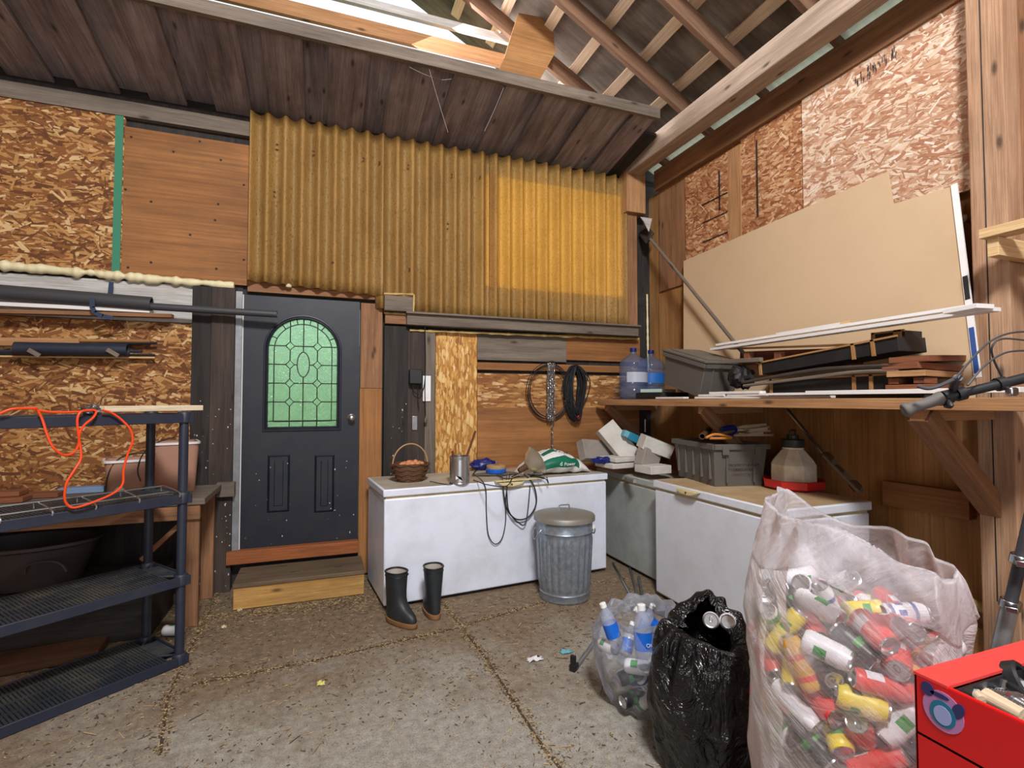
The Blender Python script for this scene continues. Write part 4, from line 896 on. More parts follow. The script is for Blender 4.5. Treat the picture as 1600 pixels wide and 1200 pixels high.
mb.lathe(P, 40, LM2); o = mb.build('reflector', plain('dusty_alu', S(220, 214, 200), .32, .8, .35, S(170, 154, 130), 10), lm, smooth=50)
mb = MB(); mb.lathe([(.018, -.07), (.022, -.06), (.024, .0), (.02, .004)], 20, LM2); mb.build('socket', M['rusty'], lm, smooth=50); lm.location.z += .0
# cords hanging over the long freezer
yo = -.03
def ff(px, py, off=.02): return WP(px, py, F1 @ Vector((0, -off, 0)), F1.to_3x3() @ Vector((0, 1, 0)))
for k, (P, r, lb) in enumerate(((((742, 742), (752, 750), (759, 765), (760, 800), (763, 835), (773, 850), (784, 842), (790, 815), (790, 780), (794, 755), (800, 742)), .004, 'thin dark cord hanging in a deep loop over the long freezer'),
      (((787, 738), (787, 770), (792, 795), (806, 811), (824, 809), (836, 793), (838, 775), (832, 755), (822, 742)), .006, 'dark round cable loop hanging beside the twine spool'),
      (((795, 742), (792, 770), (795, 798), (808, 815), (822, 815), (833, 800)), .005, 'second dark cable loop behind the round one'),
      (((840, 744), (852, 748), (857, 755), (858, 790)), .0035, 'short dark cord end hanging behind the galvanised bin'))):
    mb = MB(); pts = [ff(x, y, .016+.01*k) for x, y in P]
    for q_ in (0, -1):
        pts[q_] = pts[q_]+Vector((0, .05, 0)); pts[q_].z = max(pts[q_].z, zf1+.006)
    mb.tube(pts, r, 8, sub=6); single('cord', mb, M['black'], lb, 'cord', 'cords hanging over the freezer')
for k, (P, r) in enumerate((([(672, 752), (700, 757), (712, 753)], .003), ([(738, 742), (750, 730), (765, 736), (790, 748), (812, 744)], .004), ([(740, 750), (760, 757), (790, 760), (800, 748)], .004), ([(725, 735), (745, 728), (760, 722)], .004), ([(800, 745), (815, 738), (828, 742), (850, 748)], .005))):
    mb = MB(); mb.tube([W(x, y, Z=zf1+.007+.003*k) for x, y in P], r, 8, sub=5); single('loose_cord', mb, M['black'], ('thin wire between the egg basket and the tin', 'dark cord behind the blue spool', 'dark cord in front of the blue spool', 'dark cord behind the tin', 'dark cord in front of the clamp lamp')[k], 'cord')
# ---- galvanised bin
gb = thing('garbage_can', 'ribbed galvanised bin with a dusty lid in front of the long freezer', 'bin', (1.77, 3.60, 0)); T = Matrix.Translation((1.77, 3.60, .001))
def rib(r, z, a):
    k = max(0, min(1, (z-.075)/.03))*max(0, min(1, (.475-z)/.03)); return r + .008*k*(abs(math.sin(a*11))**.6*2-1)
mb = MB(); P = [(.188, 0), (.194, .004), (.194, .012), (.190, .05), (.194, .056), (.190, .062)]+[(.190+.022*t, .07+.41*t) for t in [i/22 for i in range(23)]]+[(.214, .50), (.220, .507), (.214, .515), (.216, .58), (.222, .60), (.216, .60), (.20, .3), (.18, .02)]
g = G('galvanised'); vo = g.n('ShaderNodeTexVoronoi', {'Vector': g.obj(), 'Scale': 45.0}); sc = g.n('ShaderNodeSeparateColor', {0: vo.outputs['Color']})
g.set(Base_Color=g.ramp(sc.outputs[0], [(0, S(138, 148, 160)), (1, S(156, 166, 176))]), Metallic=.6, Roughness=g.math('ADD', g.math('MULTIPLY', sc.outputs[1], .2), .28)); M['galv'] = g.mat
mb.lathe(P, 144, T, fn=rib); mb.build('body', M['galv'], gb, smooth=60)
M['galv_dust'] = plain('galv_dust', S(150, 152, 150), .5, .5, .9, S(150, 138, 110), 5)
mb = MB(); mb.lathe([(.232, .585), (.236, .588), (.236, .618), (.230, .626), (.20, .634), (.10, .648), (0, .652)], 64, T, cap0=False); mb.build('lid', M['galv_dust'], gb, smooth=40)
mb = MB(); mb.tube([T @ Vector(p) for p in ((-.045, 0, .645), (-.042, 0, .685), (-.03, 0, .692), (.03, 0, .692), (.042, 0, .685), (.045, 0, .645))], .0055, 8, sub=3); mb.build('lid_handle', M['galv'], gb)
for s_ in (-1, 1):
    mb = MB(); mb.tube([T @ Vector(p) for p in ((s_*.216, -.05, .53), (s_*.24, -.05, .50), (s_*.25, -.02, .46), (s_*.25, .02, .46), (s_*.24, .05, .50), (s_*.216, .05, .53))], .005, 8, sub=3); mb.build('side_handle', M['galv'], gb)
mb = MB(); mb.box((1.77+.175, 3.60-.145, .545), (.02, .004, .03), None); mb.build('sticker', M['white'], gb, smooth=0)
# ---- rubber boots
def boot(name, heel, toe, label):
    t = thing('rubber_boot', label, 'boot', (heel.x, heel.y, 0), 'dark rubber boots on the floor'); d = (toe-heel); d.z = 0; F = frame(Vector((heel.x, heel.y, 0))+d.normalized()*.09, d, (0, 0, 1))
    secs = [(.028, -.088, .185, .048), (.05, -.09, .188, .052), (.075, -.088, .178, .052), (.095, -.086, .15, .050), (.115, -.084, .115, .050), (.14, -.082, .088, .051), (.17, -.08, .074, .053), (.21, -.078, .070, .057), (.26, -.08, .070, .062), (.31, -.08, .072, .066), (.345, -.082, .074, .068), (.345, -.076, .068, .062), (.30, -.074, .064, .058)]
    n_ = 32; pts = []
    def ring(z, xa, xb, w_):
        r_ = []
        for i in range(n_):
            a = 2*math.pi*i/n_; c, s_ = math.cos(a), math.sin(a); cx = (xa+xb)/2; hx = (xb-xa)/2
            ww = w_*(1.0 - (.18 if hx > .1 else 0)*(abs(c)**2)*(1 if c < 0 else .3)); r_.append(F @ Vector((cx+hx*math.copysign(abs(c)**.85, c), ww*math.copysign(abs(s_)**.85, s_)*(1-.12*math.cos(a*1) if hx > .1 else 1), z)))
        return r_
    for s_ in secs: pts += ring(*s_)
    mb = MB(); mb.grid(pts, n_, len(secs), cu=True); b0 = len(pts)-n_
    mb.build('upper', M['boot'], t, smooth=70)
    mb = MB(); pts = ring(.004, -.09, .185, .050)+ring(.012, -.094, .193, .055)+ring(.036, -.093, .193, .056)+ring(.038, -.086, .18, .048); mb.grid(pts, n_, 4, cu=True); mb.f.append(tuple(range(n_))[::-1]); mb.uv.append([(0, 0)]*n_); mb.m.append(0)
    mb.build('sole', M['boot_sole'], t, smooth=50)
    mb = MB(); r_ = ring(.345, -.082, .074, .068); mb.tube(r_, .0045, 8, closed=True); r2 = ring(.318, -.082, .073, .067); mb.tube(r2, .0025, 6, closed=True); mb.build('cuff', M['black'], t)
    mb = MB(); pts = ring(.338, -.074, .066, .060)+ring(.30, -.07, .06, .054)+ring(.25, -.05, .05, .04); mb.grid(pts, n_, 3, cu=True); mb.f.append(tuple(2*n_+i for i in range(n_))); mb.uv.append([(0, 0)]*n_); mb.m.append(0); mb.build('lining', M['boot_in'], t, smooth=60)
    mb = MB(); mb.box((.075, 0, .325), (.012, .02, .012), F @ rotz(.5)); mb.build('buckle', M['black'], t, bevel=.002)
    return t
boot('b', W(606, 967, Z=0), W(652, 985, Z=0), 'dark rubber boot nearer the step, toe pointing at the camera')
boot('b', W(682, 970, Z=0), W(666, 946, Z=0), 'dark rubber boot in front of the freezer seen from the heel')
# ================================================================== right side: shelf and what is on it
sh = thing('wall_shelf', 'long deep timber shelf on diagonal brackets along the right wall', 'shelf', (2.9, 2.8, 1.457))
SX, SZ0, SZ1 = 2.60, 1.457, 1.512
mb = MB(); mb.box((2.875, 2.85, (SZ0+SZ1)/2+.012), (.53, 3.3, .03), None, 1); mb.build('shelf_board', M['ply_dark'], sh, smooth=0, bevel=.002)
mb = MB(); mb.box((SX+.012, 2.85, (SZ0+SZ1)/2), (.035, 3.34, SZ1-SZ0), None, 1); mb.build('front_edge', M['fir'], sh, smooth=0, bevel=.003)
for y, wd in ((1.60, .09), (3.08, .04), (4.42, .04)):
    a, b = Vector((2.66, y, SZ0-.02)), Vector((3.30, y, .86)); mb = MB(); mb.box(((b-a).length/2, 0, 0), ((b-a).length, wd, .09), frame(a, b-a)); mb.build('bracket', M['fir_old'], sh, smooth=0, bevel=.003)
    mb = MB(); mb.box((2.93, y, SZ0-.027), (.60, wd*.7, .05)); mb.build('bearer', M['fir'], sh, smooth=0)
# water jugs
def jug(x, y, label, lab):
    t = thing('water_jug', label, 'water jug', (x, y, SZ1), 'water jugs on the shelf'); T = Matrix.Translation((x, y, SZ1+.001)); h = .01
    P = [(.0, .004), (.11, 0), (.13, .012), (.134, .03), (.134, .11), (.126, .118), (.126, .128), (.134, .136), (.134, .27), (.127, .278), (.127, .290), (.134, .298), (.134, .335), (.12, .37), (.07, .405), (.034, .425), (.028, .44), (.028, .475), (.024, .475)]
    mb = MB(); mb.lathe(P, 40, T, cap0=False, cap1=False); mb.build('bottle', M['water_jug'], t, smooth=60)
    mb = MB(); mb.lathe([(.030, .455), (.031, .458), (.031, .49), (.0, .492)], 20, T); mb.build('cap', M['navy'], t, smooth=40)
    mb = MB(); pts = []
    for j in range(2):
        for i in range(14): a = R_(-150+i*9)+.0; pts.append(T @ Vector((.1352*math.cos(a), .1352*math.sin(a), .16+j*.095)))
    mb.grid(pts, 14, 2); mb.build('label', lab, t, smooth=60)
    return t
jug(2.80, 4.19, 'clear blue water jug at the left end of the shelf', M['jug_label2'])
jug(3.08, 4.30, 'clear blue water jug with a bright blue label beside the tote', M['jug_label'])
mb = MB(); mb.box((0, 0, .015), (.30, .20, .03), Matrix.Translation((2.84, 3.86, SZ1+.06)) @ rotz(.5)); single('foam_slab', mb, plain('eps_green', S(170, 190, 178), .7), 'thin pale green foam slab between the jugs and the tilted tote', 'foam slab', smooth=0, bevel=.003)
mb = MB(); mb.box((0, 0, .03), (.34, .30, .055), Matrix.Translation((2.86, 3.84, SZ1+.002)) @ rotz(.2)); single('black_case', mb, M['black_cloth'], 'flat black case under the pale green foam slab', 'case', smooth=0, bevel=.006)
# totes
def tote(F, L_, D_, h, label, lidded, mat, loc, lip=.02):
    t = thing('tote', label, 'tote', tuple(loc), 'grey plastic totes'); k = .88
    mb = MB()
    def ring(z, s_, o=0): hx, hy = L_/2*s_+o, D_/2*s_+o; return [Vector((L_/2-hx, D_/2-hy, z)), Vector((L_/2+hx, D_/2-hy, z)), Vector((L_/2+hx, D_/2+hy, z)), Vector((L_/2-hx, D_/2+hy, z))]
    rs = [ring(0, k), ring(h, .985), ring(h, .985, -.006), ring(.008, k, -.006)]
    mb.grid([F @ p for r_ in rs for p in r_], 4, 4, cu=True); mb.face([F @ p for p in ring(.008, k, -.006)], [(0, 0), (1, 0), (1, 1), (0, 1)]); mb.face([F @ p for p in ring(0, k)][::-1], [(0, 0), (1, 0), (1, 1), (0, 1)])
    mb.build('body', mat, t, smooth=30, bevel=.006)
    mb = MB()
    for (c, d) in (((L_/2, -.002, h-.02), (L_+.02, lip, .04)), ((L_/2, D_+.002, h-.02), (L_+.02, lip, .04)), ((0, D_/2, h-.02), (lip, D_+.02, .04)), ((L_, D_/2, h-.02), (lip, D_+.02, .04))): mb.box(c, d, F)
    mb.build('rim', mat, t, smooth=30, bevel=.004)
    for (c, d) in [((L_*(.12+.19*i), D_*.03, h*.52), (.012, .022, h*.72)) for i in range(5)]+[((L_*.975, D_*(.25+.5*i), h*.5), (.02, .012, h*.8)) for i in range(2)]+[((L_*.025, D_*(.25+.5*i), h*.5), (.02, .012, h*.8)) for i in range(2)]:
        mb = MB(); mb.box(c, d, F); mb.build('rib', mat, t, smooth=0, bevel=.002)
    if lidded:
        mb = MB(); mb.box((L_/2, D_/2, h+.010), (L_+.035, D_+.035, .018), F); mb.box((L_/2, D_/2, h+.023), (L_-.06, D_-.06, .012), F); mb.build('lid', M['tote_dusty'], t, smooth=30, bevel=.004)
    else:
        for i in range(2): mb = MB(); mb.box((L_+.012, D_*(.2+.6*i), h-.045), (.012, .05, .06), F); mb.build('latch', mat, t, smooth=0, bevel=.003)
    return t
A = W(1093, 619, X=2.68); A.z = SZ1+.006; B = W(1031, 598, X=2.68); Fn = frame(A, B-A, (0, -.3, 1)); # x toward the back wall
yl_ = Fn.to_3x3() @ Vector((0, 1, 0))
if yl_.x < 0: Fn = Fn @ Matrix.Translation((0, -.36, 0))
tote(Fn, (B-A).length*1.0, .36, .27, 'lidded dusty grey tote tilted on the shelf beside the water jugs', True, M['tote'], A)
mb = MB(); q = W(1045, 612, X=2.74); mb.box((2.86, 3.72, SZ1+.03), (.28, .14, .055)); single('wood_block', mb, M['black_wood'], 'dark block propping up the far end of the tilted tote', 'block', smooth=0)
z2 = zf2+.001
c0 = W(1122, 762, Z=z2); c1 = W(1193, 760, Z=z2); c2 = W(1046, 745, Z=z2)
e1 = (c1-c0); e2 = Vector((-e1.y, e1.x, 0)).normalized(); 
dW = .36; dL = .62
F = frame(c0+(-e1.normalized()*.02) , -e2*-1, (0, 0, 1))   # x = length axis (away), y to the left
# length axis points away from the camera, end face faces the camera
F = frame(c0+e1.normalized()*(e1.length*1.10)+e2*dL*1.0+Vector((0, 0, 0)), -e2, (0, 0, 1))
yv = F.to_3x3() @ Vector((0, 1, 0))
if yv.dot(e1) > 0: F = F @ Matrix.Translation((0, -e1.length*1.2, 0))
D2 = e1.length*1.2
F = frame(c0-e1*.08+e2*dL, -e2, (0, 0, 1)); yv = F.to_3x3() @ Vector((0, 1, 0))
if yv.dot(e1) < 0: F.translation = F.translation+e1.normalized()*D2
tt = tote(F, dL, D2, .305, 'open grey tote full of odds and ends on the right freezer', False, M['tote'], (c0.x, c0.y, z2))
pc = c0+e1*.55+Vector((0, 0, .155))-e2*.012
TM = Matrix.Translation(pc) @ frame((0, 0, 0), e1, (0, 0, 1)).to_3x3().to_4x4() @ Matrix.Rotation(R_(90), 4, 'X')
text_mesh('lettering', 'PROPERTY OF A & P', .026, TM, M['black'], tt); text_mesh('lettering', 'LANGLEY B.C.', .026, Matrix.Translation((0, 0, -.034)) @ TM, M['black'], tt)
# contents of the open tote
top = z2+.292; cc = c0+e1*.5+e2*dL*.5
mb = MB(); pl = [cc+Vector((0, 0, top-cc.z-.03))]; mb.box((dL/2, D2/2, .275), (dL*.9, D2*.9, .03), F); single('sheet_metal', mb, M['tote_dusty'], 'grey board lying level inside the open tote', 'board', smooth=0)
def cl(px, py, z): return W(px, py, Z=z)
mb = MB(); P = [(1108, 684), (1122, 682), (1140, 680), (1150, 674), (1145, 668), (1128, 671)]; mb.tube([cl(x, y, z2+.30) if 0 else W(x, y, Y=c0.y+.10) for x, y in P], lambda t: .014+.006*math.sin(t*9), 10, sub=5); single('rag', mb, M['navy'], 'blue cloth rag bunched on top of the open tote', 'rag')
mb = MB(); P = [(1103, 684), (1115, 679), (1130, 680), (1143, 684), (1128, 685), (1110, 685)]; mb.tube([W(x, y, Y=c0.y+.05) for x, y in P], .009, 8, sub=5); single('orange_strap', mb, M['orange_cloth'], 'yellow-orange webbing strap on the open tote', 'strap')
hollow('steel_tube', W(1097, 682, Y=c0.y+.10), W(1112, 668, Y=c0.y+.55), .022, M['rusty'], 'end of a rusty tube lying across the open tote')
for i in range(9):
    mb = MB(); px = 1148+5*(i % 5); py = 680-6*(i//3)-(i % 2)*2; a = W(px, py, Y=c0.y+.10+.02*(i % 3)); b = a+Vector((.20+.02*(i % 3), -.02*(i % 2), .004*(i % 4)))
    if i in (2, 5): b = a+Vector((.26, -.05, .0))
    mb.box(((b-a).length/2, 0, 0), ((b-a).length, .022, .016), frame(a, b-a)); single('wood_stake', mb, M['purlin_wood'], 'short pale wooden stake in the bundle on the open tote', 'stake', 'pale stakes on the open tote', smooth=0)
# poultry waterer
b = W(1240, 763, Z=z2); wt = thing('poultry_waterer', 'dusty white poultry waterer with a black cap in a red tray', 'poultry waterer', (b.x, b.y, z2)); T = Matrix.Translation((b.x, b.y, z2+.001)) @ rotz(.35) @ Matrix.Scale(1.13, 4)
mb = MB(); mb.lathe([(.135, 0), (.165, .012), (.170, .055), (.176, .058), (.166, .058), (.155, .02), (.12, .015)], 8, T @ Matrix.Scale(1.06, 4)); mb.build('tray', M['red_dirty'], wt, smooth=20, bevel=.004)
mb = MB(); mb.lathe([(.105, .02), (.128, .035), (.134, .055), (.134, .15), (.120, .175), (.070, .235), (.062, .245)], 8, T); mb.lathe([(.062, .243), (.058, .262)], 32, T); mb.build('jug', M['waterer'], wt, smooth=20, bevel=.006)
mb = MB(); mb.lathe([(.064, .255), (.066, .26), (.066, .30), (.060, .306), (.036, .308), (.034, .33), (.030, .332), (0, .332)], 32, T); mb.build('cap', M['jug_cap'], wt, smooth=40)
mb = MB(); mb.tube([T @ Vector(p) for p in ((-.042, 0, .305), (-.040, 0, .35), (-.03, 0, .36), (.03, 0, .36), (.040, 0, .35), (.042, 0, .305))], .006, 8, sub=3); mb.build('cap_handle', M['jug_cap'], wt)
# jack handle tool leaning behind
tl_ = thing('fence_stretcher', 'rusty long-handled steel tool leaning on the wall behind the waterer', 'tool', tuple(W(1343, 768, X=3.15)))
a, b, c = W(1230, 640, X=3.24), W(1290, 712, X=3.20), W(1345, 768, X=3.13)
mb = MB(); mb.tube([a, b], .013, 10); mb.build('handle', M['steel'], tl_)
for off in (-.022, .022):
    mb = MB(); mb.tube([b+Vector((off, 0, 0)), c+Vector((off, 0, 0))], .010, 8); mb.build('bar', M['grey_wood'], tl_)
for t_, s_ in ((.05, .05), (.85, .045), (.4, .03)): mb = MB(); p = b.lerp(c, t_); mb.box((0, 0, 0), (.06, s_, s_), frame(p, c-b)); mb.build('clamp', M['rusty'], tl_, bevel=.004)
# ---- foam blocks on the corner freezer
def block(px, py, z, dims, rot, m, label, Yp=None):
    p = W(px, py, Z=z) if Yp is None else W(px, py, Y=Yp)
    mb = MB(); Mx = Matrix.Translation(p) @ Euler([R_(r) for r in rot]).to_matrix().to_4x4(); mb.box((0, 0, 0), dims, Mx); return single('foam_block', mb, M[m], label, 'foam block', 'foam blocks heaped in the corner', smooth=30, bevel=.006)
z3 = zf3
block(968, 725, z3+.03, (.36, .26, .045), (0, 0, 8), 'eps', 'lower white foam sheet at the left of the heap', 4.05)
block(972, 716, z3+.075, (.34, .24, .04), (0, 0, 8), 'eps', 'upper white foam sheet at the left of the heap', 4.05)
block(1020, 732, z3+.04, (.22, .22, .07), (0, 0, 4), 'eps', 'thick white foam block beside the grey tote', 3.72)
block(1012, 717, 0, (.20, .10, .16), (0, 22, 10), 'eps_grey', 'small grey foam block standing in the middle of the heap', 3.80)
block(930, 705, 0, (.34, .10, .19), (-25, 6, 10), 'eps_grey', 'grey-faced foam block leaning on the wall by the feed bag', 4.25)
block(966, 692, 0, (.19, .09, .40), (-22, -34, 0), 'eps', 'long white foam block standing aslant on the heap', 4.12)
block(1003, 690, 0, (.40, .10, .06), (0, 25, -14), 'eps_blue', 'pale blue foam slab near the top of the heap', 4.02)
block(999, 688, 0, (.22, .03, .07), (0, 25, -14), 'teal', 'teal foam slab inset under the pale blue one', 3.985)
block(1024, 697, 0, (.28, .14, .12), (8, 20, -10), 'eps', 'chunky white foam block leaning on the grey tote', 3.80)
mb = MB(); p = W(940, 719, Y=4.02); blob(mb, p, (.09, .05, .03), 21, .4, 12); single('plastic_bag', mb, M['navy'], 'shiny navy plastic bag between the feed bag and the foam', 'bag')
mb = MB(); mb.tube([W(978, 748, Y=3.95), W(992, 752, Y=3.70)], .02, 4); single('foam_offcut', mb, M['eps_grey'], 'small grey foam offcut at the edge of the corner freezer', 'foam offcut', smooth=0)
mb = MB(); mb.tube([W(1008, 675, X=3.1), W(1008, 655, X=3.1)], .008, 8); single('metal_rod', mb, M['steel'], 'short upright metal rod behind the foam heap', 'rod')
# ---- leaning brown sheet
P0 = Vector((3.04, 2.5, SZ1)); P1 = Vector((3.25, 2.5, 2.75)); nrm = Vector((-(P1.z-P0.z), 0, P1.x-P0.x)).normalized()
poly_px = [(1068, 408), (1387, 268), (1395, 319), (1492, 290), (1497, 320), (1522, 555)]
pp = [WP(x, y, P0, nrm) for x, y in poly_px]
yb_ = [WP(1526, 575, P0, nrm), WP(1076, 560, P0, nrm)]
pp += [Vector((P0.x, yb_[0].y, SZ1+.002)), Vector((P0.x, yb_[1].y, SZ1+.002))]
Fc = frame(Vector((P0.x, 0, SZ1)), (0, 1, 0), -nrm*-1)
Fi = Fc.inverted(); loc = [(Fi @ p) for p in pp]
cs = thing('brown_sheet', 'big notched brown fibreboard sheet leaning against the right wall on the shelf', 'board', (P0.x, 2.5, SZ1))
mb = MB(); mb.prism([(p.x, p.y) for p in loc], Fc, -.012 if (Fc.to_3x3() @ Vector((0, 0, 1))).x < 0 else .012); mb.build('sheet', M['cardboard'], cs, smooth=0)
a, b = WP(1491, 288, P0+nrm*.006, nrm), WP(1528, 590, P0+nrm*.006, nrm)
mb = MB(); mb.box(((b-a).length/2, 0, 0), ((b-a).length, .03, .008), frame(a, b-a, nrm)); est = mb.build('edge_tape', M['trim_white'], cs, smooth=0)
for t0, t1, m_ in ((.50, .62, 'black'), (.76, .98, 'blue')):
    p, q = a.lerp(b, t0)+nrm*.005, a.lerp(b, t1)+nrm*.005; mb = MB(); mb.box(((q-p).length/2, 0, 0), ((q-p).length, .022, .002), frame(p, q-p, nrm)); mb.build('print', M[m_] if m_ != 'blue' else plain('printblue', S(46, 80, 140), .5), est, smooth=0)
# long-handled shovel in the corner
sv = thing('shovel', 'long-handled shovel leaning in the corner with its dark blade up', 'shovel', tuple(W(1152, 540, X=2.98)))
a, b = W(1015, 372, X=3.18), W(1156, 545, X=2.97); mb = MB(); mb.tube([a, a.lerp(b, .5)+Vector((0, 0, .004)), b, b+(b-a).normalized()*.12], .015, 10); mb.build('handle', M['grey_wood'], sv)
mb = MB(); d_ = (a-b).normalized(); Fs = frame(a+d_*.0, d_, (-1, -.3, .1)); mb.box((.10, 0, 0), (.22, .13, .03), Fs); mb.box((-.01, 0, 0), (.05, .05, .035), Fs); mb.build('blade', plain('dark_iron', S(66, 60, 58), .7, .3, .4), sv, bevel=.01)
mb = MB(); p = W(1003, 345, Y=4.40); mb.prism([(0, 0), (.14, .0), (.10, -.14), (.04, -.04)], Matrix(((1, 0, 0, p.x-.03), (0, 0, 1, 4.38), (0, 1, 0, p.z+.03), (0, 0, 0, 1))), .01); single('paper_scrap', mb, M['white_board'], 'torn white paper stuck behind the shovel blade in the corner', 'paper', smooth=0)
# ---- white trim boards
def slat(p, q, w_, t_, label, m='trim_white', up=(0, 0, 1), group='white trim boards on the shelf'):
    mb = MB(); mb.box(((q-p).length/2, 0, 0), ((q-p).length, w_, t_), frame(p, q-p, up)); return single('trim_board', mb, M[m], label, 'trim board', group, smooth=0, bevel=.001)
slat(W(1115, 546, X=2.92), W(1556, 483, X=2.80), .07, .018, 'lowest of the long white trim boards slanting across the brown sheet')
slat(W(1122, 539, X=2.95), W(1530, 477, X=2.83), .05, .016, 'topmost long white trim board slanting across the brown sheet')
slat(W(1215, 522, X=2.98), W(1320, 505, X=2.93), .03, .014, 'short white trim board on the slanting long ones')
slat(W(1317, 505, X=2.93), W(1333, 504, X=2.93), .05, .018, 'small bare wood block on the slanting white trim', 'fir_pale')
slat(W(1486, 488, X=2.74), W(1540, 478, X=2.72), .10, .02, 'short white trim offcut at the right end of the slanting boards')
zs = SZ1+.010
def on(px, X, k=0): y = W(px, 612, X=X).y; return Vector((X, y, zs+k*.0165))
slat(on(1028, 2.64), on(1072, 2.64), .05, .014, 'shortest white trim piece at the left on the shelf edge')
slat(on(1090, 2.66), on(1300, 2.70), .06, .014, 'white trim board lying flat under the short stacked pieces')
slat(on(1095, 2.66, 1), on(1135, 2.66, 1), .05, .014, 'white trim offcut with a yellow end at the left of the small stack')
slat(on(1140, 2.67, 1), on(1196, 2.67, 1), .05, .015, 'middle white trim offcut in the small stack on the shelf')
slat(on(1112, 2.665, 2), on(1192, 2.665, 2), .05, .016, 'top white trim offcut of the small stack on the shelf')
slat(on(1264, 2.63, 1)+Vector((0, 0, .006)), on(1600, 2.66, 1)+Vector((0, 0, .006)), .06, .022, 'long white trim board along the near half of the shelf edge')
slat(on(1190, 2.64, 0)+Vector((0, 0, .018)), on(1266, 2.64, 0)+Vector((0, 0, .018)), .05, .014, 'white trim board between the small stack and the long one')
# ---- black cases and battens
def case(Y0, Y1, X0, X1, z0, z1, tilt, label):
    t = thing('black_case', label, 'case', ((X0+X1)/2, (Y0+Y1)/2, z0), 'black boxes on the shelf')
    Fq = Matrix.Translation((X0, Y1, z0)) @ Matrix.Rotation(tilt, 4, 'X'); L_ = Y1-Y0; D_ = X1-X0; h = z1-z0
    mb = MB(); mb.box((D_/2, -L_/2, h/2), (D_, L_, h), Fq, 1); mb.build('box', M['black_cloth'], t, smooth=0, bevel=.003)
    for fr in (.03, .74, .86):
        mb = MB(); mb.box((-.004, -L_*fr, h/2), (.012, .018, h+.012), Fq); mb.build('edge_strip', M['ply_tan'], t, smooth=0)
    mb = MB(); mb.box((-.004, -L_/2, h), (.012, L_, .010), Fq, 1); mb.build('edge_strip', M['ply_tan'], t, smooth=0)
    return t
yy = lambda px, X=2.8: W(px, 612, X=X).y
case(yy(1400), yy(1205), 2.78, 3.02, SZ1+.035, SZ1+.125, R_(0), 'lower black box with tan edges on the shelf')
case(yy(1408), yy(1185), 2.80, 3.02, SZ1+.165, SZ1+.245, R_(-5), 'upper black box with tan edges sloping on the lower one')
case(yy(1400), yy(1350), 2.88, 3.02, SZ1+.28, SZ1+.36, R_(0), 'small black box under the slanting white trim')
for k, (p0, p1, r, m_, lb) in enumerate((((1160, 598), (1265, 577), .010, 'dark_wood', 'thin bent dark lath across the black boxes'), ((1162, 603), (1270, 588), .010, 'grey_wood', 'thin bent grey lath under the dark one'))):
    mb = MB(); mb.tube([W(*p0, X=2.75), W(1265, p1[1]+2, X=2.74), W(1330, 574+8*k, X=2.74), W(1405, 571+8*k, X=2.74)], r, 6, sub=6); single('lath', mb, M[m_], lb, 'lath', 'thin laths on the black boxes')
for k, (pa, pb, w_, t_, m_, lb) in enumerate((((1160, 560), (1345, 556), .10, .05, 'brick_brown', 'long brown board behind the upper black box'), ((1140, 545), (1345, 538), .04, .015, 'fir', 'thin tan lath above the long brown board'), ((1130, 565), (1190, 562), .05, .03, 'grey_wood', 'grey stick end behind the tilted tote'))):
    a, b = W(*pa, X=3.0 if k < 2 else 2.78), W(*pb, X=3.0 if k < 2 else 2.78); mb = MB(); mb.box(((b-a).length/2, 0, 0), ((b-a).length, t_, w_ if k == 0 else t_), frame(a, b-a)); single('board', mb, M[m_], lb, 'board', 'boards behind the black boxes', smooth=0, bevel=.002)
for k, (pa, ) in enumerate((((1170, 557),), ((1218, 557),))):
    p = W(*pa, X=2.93); mb = MB(); mb.box((0, 0, 0), (.05, .05, .06), Matrix.Translation(p)); single('wood_block', mb, M['redwood'], ('small red-brown block nearest the tilted tote', 'small red-brown block left of the upper black box')[k], 'block', smooth=0, bevel=.003)
mb = MB(); P = [(1133, 575), (1160, 565), (1175, 575), (1180, 600), (1160, 606), (1145, 598)]; blob(mb, W(1158, 590, X=2.80), (.07, .09, .08), 5, .4, 14); single('black_bundle', mb, M['black_cloth'], 'black cloth bundle between the tilted tote and the black boxes', 'bundle')
# ---- stack of red-brown offcuts
for k, (z0, z1, tw, ty, m_) in enumerate(((SZ1+.042, SZ1+.072, 0, 0, 'redwood'), (SZ1+.105, SZ1+.135, 3, .0, 'fir'), (SZ1+.140, SZ1+.172, -2, .01, 'redwood'), (SZ1+.185, SZ1+.215, 4, -.01, 'redwood'), )):
    mb = MB(); mb.box((0, 0, 0), (.40, .175, z1-z0), Matrix.Translation((2.93, 1.72+ty, (z0+z1)/2)) @ rotz(R_(tw)) @ Matrix.Rotation(R_((-1, 1, 2, -2)[k]), 4, 'Y'), 0)
    single('plank_offcut', mb, M[m_], ('bottom red-brown offcut of the stack on the shelf', 'yellow-brown offcut second in the stack on the shelf', 'rough red-brown offcut third in the stack on the shelf', 'top red-brown offcut of the stack on the shelf')[k], 'plank offcut', 'red-brown offcuts on the shelf', smooth=0, bevel=.002)
for k, y in enumerate((1.66, 1.78)): mb = MB(); mb.box((2.80, y, SZ1+.088), (.10, .05, .03)); single('spacer_block', mb, M['redwood'], ('small spacer block nearer the post in the offcut stack', 'small spacer block farther from the post in the offcut stack')[k], 'block', smooth=0, bevel=.002)
mb = MB(); mb.box((2.93, 1.72, SZ1+.022), (.30, .14, .038)); single('dark_board', mb, M['black_wood'], 'dark board under the stack of red-brown offcuts', 'board', smooth=0)
